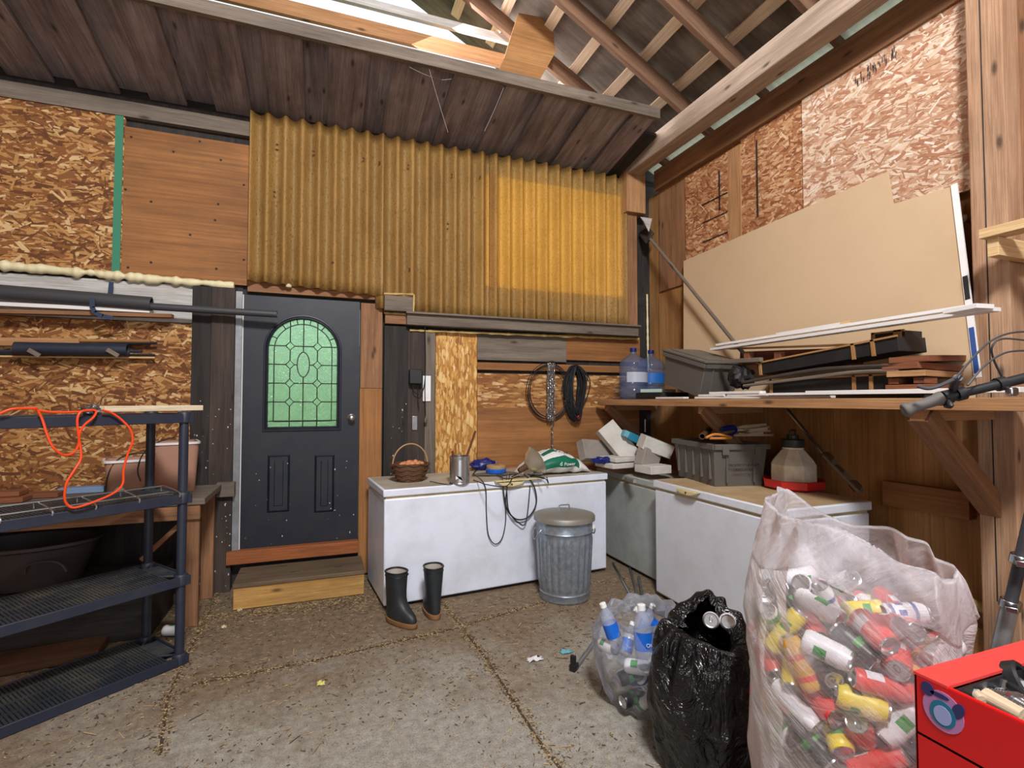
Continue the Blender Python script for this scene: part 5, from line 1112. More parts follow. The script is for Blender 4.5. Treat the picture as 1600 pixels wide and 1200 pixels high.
# ---- lumber bracket on the post
lb_ = thing('lumber_bracket', 'pale two-by-four rack arm nailed to the big post', 'bracket', (3.1, 1.46, 2.18))
y_ = W(1543, 385, X=2.97).y; za, zb3 = W(1543, 373, X=2.97).z, W(1543, 402, X=2.97).z
mb = MB(); mb.box((3.25, y_-.02, (za+zb3)/2), (.56, .045, za-zb3), None, 0); mb.build('arm', M['fir_pale'], lb_, smooth=0, bevel=.003)
mb = MB(); mb.box((2.99, y_-.35, za+.024), (.10, .74, .045), None, 1); mb.build('rail', M['fir_pale'], lb_, smooth=0, bevel=.003)
# ---- wall fittings on the back wall
ad = thing('power_adapter', 'black power adapter with looped leads on the dark post', 'power adapter', tuple(W(650, 588, Y=4.59)))
mb = MB(); bx(mb, 640, 577, 660, 600, 4.53, .06); mb.build('case', M['black'], ad, bevel=.008, smooth=40)
mb = MB(); mb.tube([W(x, y, Y=4.56) for x, y in ((645, 600), (647, 612), (656, 616), (662, 606), (664, 592))], .004, 8, sub=5); mb.tube([W(x, y, Y=4.565) for x, y in ((653, 600), (653, 625), (655, 640))], .003, 8, sub=5); mb.build('lead', M['black'], ad)
ou = thing('wall_socket', 'white double wall socket beside the pale strand board', 'socket', tuple(W(666, 607, Y=4.59)))
mb = MB(); bx(mb, 661, 587, 673, 627, 4.588, .012); mb.build('plate', M['white'], ou, bevel=.002)
mb = MB(); bx(mb, 664, 612, 670, 622, 4.585, .006); mb.build('receptacle', M['trim_white'], ou, bevel=.001)
hc_ = thing('hanging_cord', 'thin dark cord hanging down past the white socket', 'cord', tuple(W(665, 650, Y=4.56)))
mb = MB(); mb.tube([W(x, y, Y=4.555) for x, y in ((664, 510), (665, 560), (664, 610), (665, 650))], .004, 8, sub=5); mb.build('cable', M['black'], hc_)
mb = MB(); mb.lathe([(.008, 0), (.014, .01), (.014, .035), (.006, .05)], 12, Matrix.Translation(W(665, 661, Y=4.555))); mb.build('plug', M['tote'], hc_)
kh = thing('bottle_opener', 'small metal bottle opener hung on the dark post', 'bottle opener', tuple(W(648, 660, Y=4.60)))
mb = MB(); bx(mb, 644, 650, 652, 672, 4.598, .01); mb.build('blade', M['steel'], kh, bevel=.002)
# coil, chain and cable bundle
co = MB()
for k in range(5):
    cx, cy, rx, ry = 857+(k % 2)*2, 611+(k % 3), 35-k*1.4, 44-k*1.1
    co.tube([W(cx+rx*math.cos(a), cy+ry*math.sin(a), Y=4.60-.006*k) for a in [i*2*math.pi/40 for i in range(40)]], .0035, 6, closed=True)
single('wire_coil', co, M['black'], 'round coil of black wire hanging behind the chain', 'wire coil')
ch = MB(); rnd = random.Random(4)
def link(mb, p, d, s_, r): # oval chain link
    d = d.normalized(); x_ = d.orthogonal().normalized(); x_.rotate(Matrix.Rotation(rnd.uniform(0, 3.1), 3, d)); mb.tube([p+d*s_*math.cos(a)*1.0+x_*s_*.55*math.sin(a) for a in [i*math.pi/5 for i in range(10)]], r, 5, closed=True)
for s_ in range(4):
    for k in range(26): p = W(856+s_*3.2, 570+k*3.4, Y=4.575-.008*(s_ % 2)); link(ch, p, Vector((0, 0, 1)), .017, .0045)
for k in range(20): link(ch, W(863, 656+k*2.6, Y=4.59), Vector((0, 0, 1)), .014, .0036)
single('chain', ch, plain('chain_steel', S(150, 146, 146), .4, .8), 'doubled steel chain hanging on the plywood with one tail', 'chain')
cb = MB()
for k in range(24):
    cx = 899+rnd.uniform(-4, 4); rx = rnd.uniform(7, 18); y0 = 571; y1 = rnd.uniform(640, 660); P = [(cx, y0), (cx+rx, y0+18), (cx+rx*rnd.uniform(.6, 1.1), (y0+y1)/2), (cx+rx*.5, y1-8), (cx, y1), (cx-rx*.6, y1-14), (cx-rx*rnd.uniform(.6, 1.1), (y0+y1)/2), (cx-rx*.7, y0+16)]
    cb.tube([W(x, y, Y=4.60-.010*(k % 7)) for x, y in P], .005, 6, closed=True, sub=4)
cbt = tag(cb.build('cable_bundle', M['black']), 'thick bundle of tangled black cable hanging right of the chain', 'cable bundle')
mb = MB(); p = W(904, 652, Y=4.55); blob(mb, p, (.016, .012, .02), 2, .2, 8); o = mb.build('red_clip', M['red'], cbt) if False else mb.build('red_clip', M['red'], None); o.parent = cbt; o.location = Vector(o['_o'])-Vector(cbt['_o'])
mb = MB(); mb.lathe([(.005, 0), (.005, .05)], 8, Matrix.Translation(W(899, 570, Y=4.64)) @ Matrix.Rotation(R_(90), 4, 'X')); mb.lathe([(.005, 0), (.005, .07)], 8, Matrix.Translation(W(861, 569, Y=4.64)) @ Matrix.Rotation(R_(90), 4, 'X')); o = mb.build('nail', M['rusty'], wb)
# ================================================================== foreground: cans, bags, tool chest, bicycle
can_types = {
 'red': ('#', [M['red'], M['alu'], M['white']]), }
CM = {'coral': plain('can_coral', S(226, 74, 66), .35), 'white': plain('can_white', S(232, 232, 238), .35), 'yellow': plain('can_yellow', S(232, 210, 70), .35), 'green': plain('can_green', S(60, 150, 70), .35), 'blue': plain('can_blue', S(36, 76, 156), .35), 'blk': plain('can_black', S(34, 34, 36), .35), 'silver': M['alu'], 'gold': plain('can_gold', S(226, 176, 84), .35)}
def can(kind, r, h):
    base = {'coral': 'coral', 'white': 'white', 'yellow': 'yellow', 'blueband': 'white', 'blackgreen': 'blk', 'greenwhite': 'white', 'gold': 'gold'}[kind]
    acc = {'coral': 'white', 'white': 'green', 'yellow': 'green', 'blueband': 'blue', 'blackgreen': 'green', 'greenwhite': 'green', 'gold': 'coral'}[kind]
    mb = MB(); n_ = 24; P = [(r*.0, -h/2+.008), (r*.70, -h/2+.006), (r*.78, -h/2), (r*.86, -h/2+.002), (r, -h/2+.012)]+[(r, -h/2+.012+(h-.036)*k/8) for k in range(1, 9)]+[(r*.82, h/2-.006), (r*.84, h/2), (r*.76, h/2-.001), (r*.74, h/2-.006), (0, h/2-.006)]
    mb.lathe(P, n_, cap0=False, cap1=False); nr = len(P)-1
    for k in range(len(mb.f)):
        j, i = k//n_, k % n_; mb.m[k] = 1
        if 3 <= j <= 12: mb.m[k] = 0
        if kind == 'coral' and 5 <= j <= 7 and (2 <= i <= 7 or 14 <= i <= 19): mb.m[k] = 2
        if kind == 'white' and 6 <= j <= 8 and (3 <= i <= 6 or 15 <= i <= 18): mb.m[k] = 2
        if kind == 'yellow' and j in (6, 7) and (i % 8) < 4: mb.m[k] = 2
        if kind == 'blueband' and (j in (4, 10) or (j in (6, 7) and i % 4 < 2)): mb.m[k] = 2
        if kind == 'blackgreen' and 7 <= j <= 8 and i % 6 < 4: mb.m[k] = 2
        if kind == 'greenwhite' and (j in (4, 5) or (7 <= j <= 9 and i % 12 < 5)): mb.m[k] = 2
        if kind == 'gold' and j in (5, 9): mb.m[k] = 2
    o = mb.build('drink_can', [CM[base], M['alu'], CM[acc]], origin=(0, 0, 0), smooth=40)
    mb = MB(); mb.tube([Vector((.006*math.cos(a), .004+.010*math.sin(a), h/2-.0045)) for a in [i*math.pi/6 for i in range(12)]], .0015, 5, closed=True); t = mb.build('pull_tab', M['steel'], None); t.parent = o; t.location = Vector(t['_o'])
    return o
rnd = random.Random(11)
protos = []
for kind, wt_ in (('coral', 7), ('white', 4), ('yellow', 2), ('blueband', 2), ('blackgreen', 1), ('greenwhite', 2), ('gold', 1)):
    for (r, h) in ((.0285, .150), (.033, .122)): protos.append((kind, r, h, wt_, can(kind, r, h)))
def pack(N, cen, Rf, z0, z1, inner=None, iters=260, seed=1):
    """settle N cans inside a bag-shaped volume without overlap"""
    rg = np.random.default_rng(seed); P = []
    kinds = [i for i, p in enumerate(protos) for _ in range(p[3])]; kk = rg.choice(kinds, N); r = np.array([protos[k][1] for k in kk]); h = np.array([protos[k][2] for k in kk])
    ang = rg.uniform(0, 2*np.pi, N); rad = np.sqrt(rg.uniform(.2, 1, N)); zc = rg.uniform(z0, z1, N)
    pos = np.stack([cen[0]+rad*np.cos(ang)*Rf(zc)*.85, cen[1]+rad*np.sin(ang)*Rf(zc)*.85, zc], 1)
    ax = rg.normal(size=(N, 3)); ax[:, 2] *= .6; ax /= np.linalg.norm(ax, axis=1)[:, None]
    S_ = np.linspace(-1, 1, 4)
    for it in range(iters):
        off = (S_[None, :, None]*(h/2-r*.75)[:, None, None])*ax[:, None, :]; pts = pos[:, None, :]+off
        flat = pts.reshape(-1, 3); rr = np.repeat(r, 4); idn = np.repeat(np.arange(N), 4)
        D = flat[:, None, :]-flat[None, :, :]; dist = np.linalg.norm(D, axis=2)+1e-9; ov = (rr[:, None]+rr[None, :])*1.04-dist; ov[idn[:, None] == idn[None, :]] = 0; ov = np.maximum(ov, 0)
        F_ = (D/dist[:, :, None]*ov[:, :, None]).sum(1)*.35
        q = flat-np.array([cen[0], cen[1], 0]); rho = np.hypot(q[:, 0], q[:, 1])+1e-9; lim = Rf(np.clip(flat[:, 2], z0, z1))-rr-.004; ex = np.maximum(rho-lim, 0)
        F_[:, 0] -= q[:, 0]/rho*ex*.8; F_[:, 1] -= q[:, 1]/rho*ex*.8; F_[:, 2] -= .001*(it < iters*.7)
        F_[:, 2] += np.maximum(z0+rr-flat[:, 2], 0)*.8; F_[:, 2] -= np.maximum(flat[:, 2]-(z1-rr), 0)*.8
        if inner is not None:
            ex = np.maximum(inner-rho, 0); F_[:, 0] += q[:, 0]/rho*ex*.3; F_[:, 1] += q[:, 1]/rho*ex*.3
        F_ = F_.reshape(N, 4, 3); pos += F_.mean(1); T_ = np.cross(off, F_).sum(1)/(h**2)[:, None]*3; ax += np.cross(np.clip(T_, -.3, .3), ax); ax /= np.linalg.norm(ax, axis=1)[:, None]
    return kk, pos, ax
def place_can(k, p, a, label, group, spin=0):
    o = copy_tree(protos[k][4]); o.location = p; o.rotation_mode = 'QUATERNION'; o.rotation_quaternion = Vector(a).to_track_quat('Z', 'Y') @ Euler((0, 0, spin)).to_quaternion(); o['label'] = label; o['category'] = 'drink can'; o['group'] = group; return o
# ---- the big milky bag
BC = Vector((1.575, 1.177))
def bigR(z): return np.interp(z, [0, .1, .5, .85, .98, 1.08, 1.25], [.23, .27, .285, .292, .265, .235, .205])
kk, pos, ax = pack(150, BC, bigR, .47, 1.0, inner=.12)
knames = {'coral': 'coral red', 'white': 'plain white', 'yellow': 'yellow', 'blueband': 'white and blue', 'blackgreen': 'black and green', 'greenwhite': 'green and white', 'gold': 'golden'}
def can_label(k, p):
    q = p[0]*math.cos(YAW)-p[1]*math.sin(YAW)-(BC.x*math.cos(YAW)-BC.y*math.sin(YAW)); d = p[0]*math.sin(YAW)+p[1]*math.cos(YAW)-(BC.x*math.sin(YAW)+BC.y*math.cos(YAW))
    hgt = 'low' if p[2] < .66 else 'halfway up' if p[2] < .84 else 'high'; sd = 'on the freezer side' if q < -.09 else 'on the post side' if q > .09 else 'in the middle'; fb_ = 'front' if d < -.03 else 'back'
    return f"{'tall' if protos[k][2] > .13 else 'short'} {knames[protos[k][0]]} can {hgt} {sd} of the milky bag, {fb_}"
for k, p, a in zip(kk, pos, ax): place_can(k, p, a, can_label(k, p), 'empty cans in the big recycling bag', rnd.uniform(0, 6))
def bag_mat(name, col, alpha, rough=.25, trans=.3, bump=.5, bscale=7, fold=None):
    g = G(name); tc = g.obj((1, 1, 1)); uvb = g.n('ShaderNodeMapping', {0: g.n('ShaderNodeMapping', {0: g.uv(1.8, 1.1), 'Rotation': (0, 0, R_(32))}).outputs[0], 'Scale': (2.2, 20, 1)}).outputs[0]
    st2 = g.noise(uvb, 1, 5, .65, .8); nz = g.math('ADD', g.math('MULTIPLY', g.noise(g.obj(), bscale, 4, .6, 1.5), .5), g.math('MULTIPLY', st2, .5)); g.bump(nz, bump, .04); g.set(Base_Color=col, Roughness=rough)
    tl = g.n('ShaderNodeBsdfTranslucent', {0: col}); m1 = g.n('ShaderNodeMixShader', {0: trans, 1: g.b.outputs[0], 2: tl.outputs[0]})
    tr = g.n('ShaderNodeBsdfTransparent', {0: (1, 1, 1, 1)}); al = g.ramp(nz, [(.36, g4(alpha*.55)), (.52, g4(alpha)), (.64, g4(min(1, alpha*2.0)))]); fr = g.n('ShaderNodeFresnel', {'IOR': 1.3}); al = g.math('ADD', al, g.math('MULTIPLY', fr.outputs[0], .8), clamp=True)  # more opaque streaks paint white highlights along the folds of the plastic
    m2 = g.n('ShaderNodeMixShader', {0: al, 1: tr.outputs[0], 2: m1.outputs[0]}); g.t.links.new(m2.outputs[0], g.t.nodes['Material Output'].inputs[0]); return g.mat
M['bag_milky'] = bag_mat('bag_milky', S(252, 250, 255), .29, .3, .45, .8, 6)
M['bag_clear'] = bag_mat('bag_clear', S(225, 230, 240), .15, .1, .2, .9, 9)
def make_bag(name, cen, Rf, zt, n1=150, n2=90, seed=0, amp=.012, rim=.06, rimR=.9, flip=True, tw=1.0):
    mb = MB(); pts = []; rows = n2+10
    for j in range(rows):
        for i in range(n1):
            a = 2*math.pi*i/n1; t = min(1, j/(n2-1)); top = zt(a); z = .004+t*(top-.004)
            if j >= n2: s_ = (j-n2+1)/10; z = top-rim*s_*(1 if rimR > 1 else s_)*(1+(.35*noise.noise(Vector((math.cos(a)*1.5, math.sin(a)*1.5, seed+7))) if rimR > 1 else 0))+.006*math.sin(s_*3.1); rf = float(Rf(z if rimR > 1 else top))*(1-(1-rimR)*min(1, s_*(3 if rimR > 1 else 1)))
            else: rf = float(Rf(z))
            v = Vector((math.cos(a), math.sin(a), 0)); q = Vector((math.cos(a)*1.6, math.sin(a)*1.6, z*2.2))
            w1 = noise.noise(Vector((math.cos(a)*2.5+z*6*tw, math.sin(a)*2.5+z*2.5, seed)))*1.3; w2 = noise.noise(q*1.9+Vector((seed, 0, 0))); w3 = 1-abs(noise.noise(Vector((math.cos(a)*3+z*4*tw, math.sin(a)*3, z*5+seed))))*3
            up_ = 1+.5*max(0, t-.7)/.3
            rr = rf + amp*(w1*.6*up_+w2*1.6*up_+w3*.35); pts.append(Vector((cen[0], cen[1], 0))+v*rr+Vector((0, 0, z+amp*.8*w2*up_*(t > .05))))
    mb.grid(pts, n1, rows, cu=True)
    return mb
bag = make_bag('bag', BC, bigR, lambda a: 1.10+.085*math.cos(a-R_(133))+.022*math.cos(3*a+1), amp=.013, rim=.15, rimR=1.02)
single('recycling_bag', bag, M['bag_milky'], 'huge milky plastic bag filled with crushed and empty drink cans', 'recycling bag', smooth=180)
# ---- black bag
KC = Vector((1.50, 1.74))
def blkR(z): return np.interp(z, [0, .05, .25, .45, .58, .66, .8], [.17, .20, .222, .21, .15, .115, .09])
bb = make_bag('b', KC, blkR, lambda a: .585+.055*math.cos(a-R_(50))+.03*math.cos(2*a-1), n1=140, seed=4, amp=.016, rim=.025, rimR=.55, tw=1.5)
M['bag_black'] = plain('bag_black', S(17, 17, 19), .2, 0); g_ = G('bag_black2'); g_.bump(g_.noise(g_.obj((1, 1, .8)), 7, 4, .55, 2.0), 1.0, .05); M['bag_black'] = g_.set(Base_Color=S(16, 16, 18), Roughness=.24)
single('garbage_bag', bb, M['bag_black'], 'shiny black garbage bag with two cans showing at its open top', 'garbage bag', smooth=180)
kb = {(p[0], p[1]): i for i, p in enumerate(protos)}
for i, (px, py, lb) in enumerate(((1111, 969, 'open silver can end sticking out of the black bag'), (1137, 971, 'silver can bottom sticking out of the black bag'))):
    p = W(px, py, Z=.585); p = W(px, py, Y=1.70); d = (Vector((0, 0, HC))-p).normalized(); place_can(kb[('white', .033)], p-d*.055, d if i == 0 else -d, lb, 'cans at the mouth of the black bag')
# ---- small clear bag with bottles and cans
SC = Vector((1.53, 2.22))
def clR(z): return np.interp(z, [0, .05, .2, .33, .42, .52], [.15, .19, .235, .25, .19, .11])
sb = make_bag('s', SC, clR, lambda a: .45+.03*math.cos(a-R_(20)), n1=120, n2=70, seed=9, amp=.016, rim=.05, rimR=.7, tw=.6)
single('clear_bag', sb, M['bag_clear'], 'small clear plastic bag of bottles and cans left of the black bag', 'recycling bag', smooth=180)
def bottle(p, a, label, s_=1.0, lab='pet_blue'):
    t = thing('plastic_bottle', label, 'bottle', tuple(p), 'plastic bottles in the clear bag'); Mx = Matrix.Translation(p) @ Vector(a).to_track_quat('Z', 'Y').to_matrix().to_4x4() @ Matrix.Scale(s_, 4)
    mb = MB(); mb.lathe([(.026, 0), (.031, .006), (.032, .03), (.030, .05), (.032, .07), (.032, .13), (.029, .145), (.030, .155), (.020, .18), (.0125, .195), (.0125, .205)], 24, Mx); mb.build('body', M['pet'], t, smooth=60)
    mb = MB(); mb.lathe([(.0326, .068), (.0326, .128)], 24, Mx, cap0=False, cap1=False); mb.build('label', M[lab], t, smooth=60)
    mb = MB(); mb.lathe([(.0145, .196), (.0145, .214), (.012, .216), (0, .216)], 20, Mx); mb.build('cap', M['white'], t, smooth=40); return t
bp = W(1008, 1005, Y=2.06)
o = bottle(Vector((bp.x, bp.y, bp.z-.12)), (.0, .1, 1), 'upright water bottle with a blue label and white cap in the clear bag', 1.35)
text_mesh('lettering', 'OW', .024, Matrix.Translation(Vector((bp.x, bp.y-.046, bp.z+.008))) @ rotz(-.35) @ Matrix.Rotation(R_(90), 4, 'X'), M['white'], o)
bottle(W(968, 1018, Y=2.16), (-.3, .2, 1), 'bottle with a blue label leaning at the left of the clear bag', 1.1)
bottle(W(1020, 1062, Y=2.18), (-1, .1, .25), 'clear bottle lying on its side in the clear bag', 1.1)
bottle(W(1045, 1000, Y=2.27), (-.7, .3, .7), 'tilted clear bottle at the right of the clear bag', 1.1)
bottle(W(972, 1040, Y=2.26), (.5, .3, .8), 'clear bottle at the lower left of the clear bag', 1.0)
bottle(W(1000, 1000, Y=2.36), (.2, -.3, 1), 'clear bottle at the back of the clear bag', 1.0)
for px, py, Yc, kd, a, lb in ((997, 1042, 2.08, 'white', (.6, -.7, .1), 'silver can end low in the clear bag'), (1018, 1040, 2.07, 'greenwhite', (.2, -.3, 1), 'green and white can beside the black bag'), (985, 1055, 2.12, 'blackgreen', (1, -.2, .3), 'black can with green letters low in the clear bag'), (1015, 1068, 2.07, 'blueband', (.7, -.1, -.6), 'grey-blue can low in the clear bag'), (1012, 1095, 2.08, 'greenwhite', (.2, -.7, .6), 'can end at the very bottom of the clear bag'), (988, 1090, 2.13, 'blackgreen', (1, .1, .1), 'dark can lying at the bottom of the clear bag'), (1055, 985, 2.16, 'white', (-.3, -.6, .6), 'silver can at the top right of the clear bag'), (950, 1010, 2.22, 'white', (.1, -.9, .2), 'silver can end at the left of the clear bag')):
    place_can(kb[(kd, .033)], W(px, py, Y=Yc), Vector(a).normalized(), lb, 'cans in the clear bag', 1.0)
for p_ in protos:   # keep the prototypes inside the big bag instead of at the origin
    pass
spots = [(.05, .06, .56), (-.05, .05, .60), (.06, -.07, .66), (-.04, -.05, .72), (0, .08, .78), (.07, 0, .82), (-.08, 0, .86), (.02, -.08, .58), (-.08, .08, .66), (.09, .07, .72), (-.02, 0, .92), (.08, -.04, .50), (-.07, -.08, .50), (0, 0, .49)]
for (dx, dy, z), p_ in zip(spots, protos):
    o = p_[4]; o.location = (BC.x+dx, BC.y+dy, z); o.rotation_euler = (1.2+dx*9, dy*12, z*20); o['label'] = can_label(protos.index(p_), o.location); o['category'] = 'drink can'; o['group'] = 'empty cans in the big recycling bag'
# ---- can behind the shelving, rods and scraps on the floor
place_can(kb[('white', .033)], W(271, 985, Z=.035), (.9, -.3, 0), 'white can lying on the floor behind the black shelving', 'can on the floor')
def rod(p0, p1, r, m, lb, z0=None, z1=None):
    a, b = W(*p0, Z=z0 or r+.001), W(*p1, Z=z1 or r+.001); mb = MB(); mb.tube([a, b], r, 10); return single('metal_tube', mb, M[m], lb, 'tube', 'loose metal tubes on the floor')
rod((958, 880), (990, 938), .010, 'steel', 'grey tube running from the corner freezer, leftmost of the fan')
rod((984, 887), (1002, 952), .011, 'steel', 'middle grey tube of the fan by the corner freezer')
rod((998, 902), (1008, 952), .011, 'steel', 'right grey tube of the fan by the corner freezer', .012, .034)
rod((983, 937), (1040, 957), .014, 'pvc', 'dark tube lying across the ends of the fan', .037, .045)
rod((975, 940), (899, 1044), .013, 'steel', 'long grey tube pointing at the camera beside the clear bag')
mb = MB(); p = W(897, 1042, Z=.02); mb.box((0, 0, .02), (.05, .035, .035), Matrix.Translation((p.x, p.y, .002)) @ rotz(.6)); mb.box((-.01, 0, .06), (.02, .03, .05), Matrix.Translation((p.x, p.y, .002)) @ rotz(.6)); single('tube_bracket', mb, M['black'], 'black plastic bracket at the near end of the long grey tube', 'bracket', smooth=0, bevel=.004)
def scrap(px, py, w_, h_, m, label, seed, name='paper_scrap'):
    p = W(px, py, Z=0); mb = MB(); pts = []
    for j in range(6):
        for i in range(8):
            x, y = (i/7-.5)*w_, (j/5-.5)*h_; k = 1+.5*noise.noise(Vector((i*.9, j*.9, seed))); pts.append(Vector((p.x+x*k, p.y+y*k, .004+abs(noise.noise(Vector((i*.7, j*.7, seed+3))))*.025)))
    mb.grid(pts, 8, 6); return single(name, mb, m, label, 'scrap', smooth=60, solid=.001)
scrap(836, 1032, .09, .04, M['white'], 'white paper scrap on the floor left of the long grey tube', 1)
scrap(885, 1020, .07, .04, M['eps_blue'], 'pale blue wrapper scrap on the floor beside the long grey tube', 2)
scrap(375, 955, .03, .03, M['foam'], 'pale foam crumb on the floor in front of the step', 3, 'foam_crumb')
scrap(350, 981, .03, .03, M['foam'], 'pale foam crumb on the floor between the step and the shelving', 4, 'foam_crumb')
scrap(501, 1070, .04, .03, plain('leafy', S(214, 206, 120), .7), 'pale yellow leaf scrap on the middle of the floor', 5, 'leaf')
# ---- straw and chaff on the floor
rn = random.Random(5); st_ = MB(); cols = [plain('straw1', S(190, 166, 124), .9), plain('straw2', S(140, 114, 80), .9), plain('straw3', S(88, 70, 50), .95)]
def on_floor_free(x, y): return not (x > 2.45 and y > 2.2) and not (y > 3.8 and x > .4) and y < 4.55
def bit(x, y, l, w_):
    a = rn.uniform(0, math.pi); d = Vector((math.cos(a), math.sin(a), rn.uniform(-.06, .06))); n_ = Vector((-math.sin(a), math.cos(a), 0)); c = Vector((x, y, .003+rn.uniform(0, .003))); mi = rn.choices((0, 1, 2), (5, 5, 4))[0]
    q = [c-d*l/2-n_*w_/2, c+d*l/2-n_*w_/2, c+d*l/2+n_*w_/2, c-d*l/2+n_*w_/2]; st_.face(q, [(0, 0), (1, 0), (1, 1), (0, 1)], mi); t_ = [v+Vector((0, 0, -.002)) for v in q]; st_.face([q[0], q[1], t_[1], t_[0]], [(0, 0)]*4, mi); st_.face([q[2], q[3], t_[3], t_[2]], [(0, 0)]*4, mi)
cnt = 0
while cnt < 9000:
    x, y = rn.uniform(-2.2, 2.5), rn.uniform(1.3, 4.5)
    d = .5+.9*noise.noise(Vector((x*1.6, y*1.6, 3)))+.35*max(0, y-2.6)
    if rn.random() < d*.6 and on_floor_free(x, y):
        bit(x, y, rn.uniform(.005, .022)*(1 if rn.random() > .03 else 4), rn.uniform(.0015, .005)); cnt += 1
for jt in joints[:2]+joints[2:]:
    for a, b in zip(jt, jt[1:]):
        for k in range(int((b-a).length*520)): p = a.lerp(b, rn.random()); s_ = rn.gauss(0, .018)+rn.gauss(0, .012); q = (b-a).normalized(); bit(p.x-q.y*s_, p.y+q.x*s_, rn.uniform(.004, .014), rn.uniform(.002, .006))
for k in range(1500):
    x = rn.uniform(DX0-.3, DX1+.2); y = 4.14-abs(rn.gauss(0, .10)); bit(x, y, rn.uniform(.005, .02), rn.uniform(.002, .006))
o = st_.build('straw_litter', cols, origin=(0, 0, 0), smooth=0, fixn=False); tag(o, 'scattered straw, chaff and dirt on the concrete floor', 'straw', kind='stuff')
# ---- red tool chest
tc_ = thing('tool_chest', 'red metal tool chest with an open top full of bolts', 'tool chest', (1.35, .25, 0)); TX0, TX1, TY0, TY1, TZ = .968, 1.72, -.05, .605, 1.03
mb = MB()
for (c, d) in (((TX0+.004, (TY0+TY1)/2, TZ-.14), (.008, TY1-TY0, .28)), ((TX1-.004, (TY0+TY1)/2, TZ-.14), (.008, TY1-TY0, .28)), (((TX0+TX1)/2, TY1-.004, TZ-.14), (TX1-TX0, .008, .28)), (((TX0+TX1)/2, TY0+.004, TZ-.14), (TX1-TX0, .008, .28)), (((TX0+TX1)/2, (TY0+TY1)/2, TZ-.10), (TX1-TX0, TY1-TY0, .01)), (((TX0+TX1)/2, (TY0+TY1)/2, (TZ-.28)/2+.03), (TX1-TX0, TY1-TY0, TZ-.34))): mb.box(c, d)
mb.build('cabinet', M['red'], tc_, smooth=0, bevel=.003)
mb = MB()
mb.box(((TX0+TX1)/2, TY1-.026, TZ-.001), (TX1-TX0, .052, .005)); mb.build('rim', M['pinkred'], tc_, smooth=0)
mb = MB(); mb.box(((TX0+TX1)/2, TY1-.056, TZ-.035), (TX1-TX0-.02, .004, .06)); mb.box((TX0+.012, (TY0+TY1)/2, TZ-.036), (.004, TY1-TY0-.03, .06)); mb.build('shade_wall', M['black'], tc_, smooth=0)  # black sheets added below the rim to paint the shade inside the chest
for k in range(3): mb = MB(); mb.box((TX0-.004, .27, .18+.24*k), (.01, .56, .20)); d_ = mb.build('drawer', M['red'], tc_, smooth=0, bevel=.004); mb = MB(); mb.tube([(TX0-.012, .12, .22+.24*k), (TX0-.03, .14, .22+.24*k), (TX0-.03, .40, .22+.24*k), (TX0-.012, .42, .22+.24*k)], .006, 8); mb.build('handle', M['steel'], d_)
bd = W(1473, 1112, X=TX0-.0015)
def disc(dy, dz, ry, rz, m_, t_, rot=0):
    mb = MB(); mb.prism([(ry*math.cos(a)*math.cos(rot)-rz*math.sin(a)*math.sin(rot), ry*math.cos(a)*math.sin(rot)+rz*math.sin(a)*math.cos(rot)) for a in [i*math.pi/12 for i in range(24)]], Matrix(((0, 0, -1, TX0-.0005), (1, 0, 0, bd.y+dy), (0, 1, 0, bd.z+dz), (0, 0, 0, 1))), t_); return mb.build('badge', m_, tc_, smooth=0)
dm = plain('badge_pink', S(176, 120, 170), .5); dn = plain('badge_navy', S(44, 44, 96), .5); dt = plain('badge_teal', S(24, 110, 140), .5); dl = plain('badge_pale', S(150, 160, 210), .5)
disc(.0, .0, .030, .032, dm, .0010); disc(.022, .026, .010, .011, dn, .0016); disc(-.022, .012, .008, .014, dn, .0016, .4); disc(.0, -.004, .019, .021, dt, .0018); disc(.0, -.006, .013, .015, dl, .0024); disc(.004, .024, .014, .004, dn, .0016)
# bolts and tools inside
rb = random.Random(8); bi = None
def bolt(p, d, L_, r, label, m='steel'):
    t = thing('bolt', label, 'bolt', tuple(p), 'bolts in the tool chest'); F = Matrix.Translation(p) @ Vector(d).to_track_quat('Z', 'Y').to_matrix().to_4x4()
    mb = MB(); P = []
    for k in range(int(L_/.004)): P += [(r, k*.004), (r*.86, k*.004+.002)]
    mb.lathe(P, 12, F); mb.build('shank', M[m], t, smooth=30)
    mb = MB(); mb.lathe([(r*1.9, -r*1.2), (r*1.9, 0)], 6, F); mb.build('head', M[m], t, smooth=20); return t
zf_ = TZ-.085
bl = [(1560, 1062, -.030, (.9, -.1, .05), .11, .009), (1555, 1085, -.05, (.8, -.6, .1), .09, .008), (1575, 1072, -.04, (.3, -.9, 0), .07, .007), (1545, 1056, -.035, (1, .1, 0), .12, .008), (1590, 1098, -.045, (-.4, -.8, .05), .08, .008), (1592, 1052, -.030, (.9, .2, .1), .10, .012), (1530, 1078, -.06, (.7, -.7, 0), .08, .008), (1580, 1110, -.06, (.7, .5, 0), .09, .008), (1598, 1075, -.02, (.6, -.5, .1), .12, .010), (1500, 1068, 0, (.9, .2, 0), .08, .008), (1525, 1085, 0, (.7, -.7, 0), .08, .007)]
for i, (px, py, dz, d, L_, r) in enumerate(bl): bolt(W(px, py, Z=TZ-.022-.008*(i % 2)), d, L_*.8, r, ('thick bolt in the middle of the red tool chest', 'thin bolt pointing at the camera in the tool chest', 'short bolt beside the black clamp', 'long bolt nearest the far rim of the tool chest', 'bolt under the black clamp jaw', 'thickest bolt against the far rim of the tool chest', 'bolt by the end of the pale dowel', 'bolt beside the pinkish wooden handle', 'fat bolt at the edge of the picture in the tool chest', 'bolt nearest the chest corner', 'bolt between two pale dowels')[i])
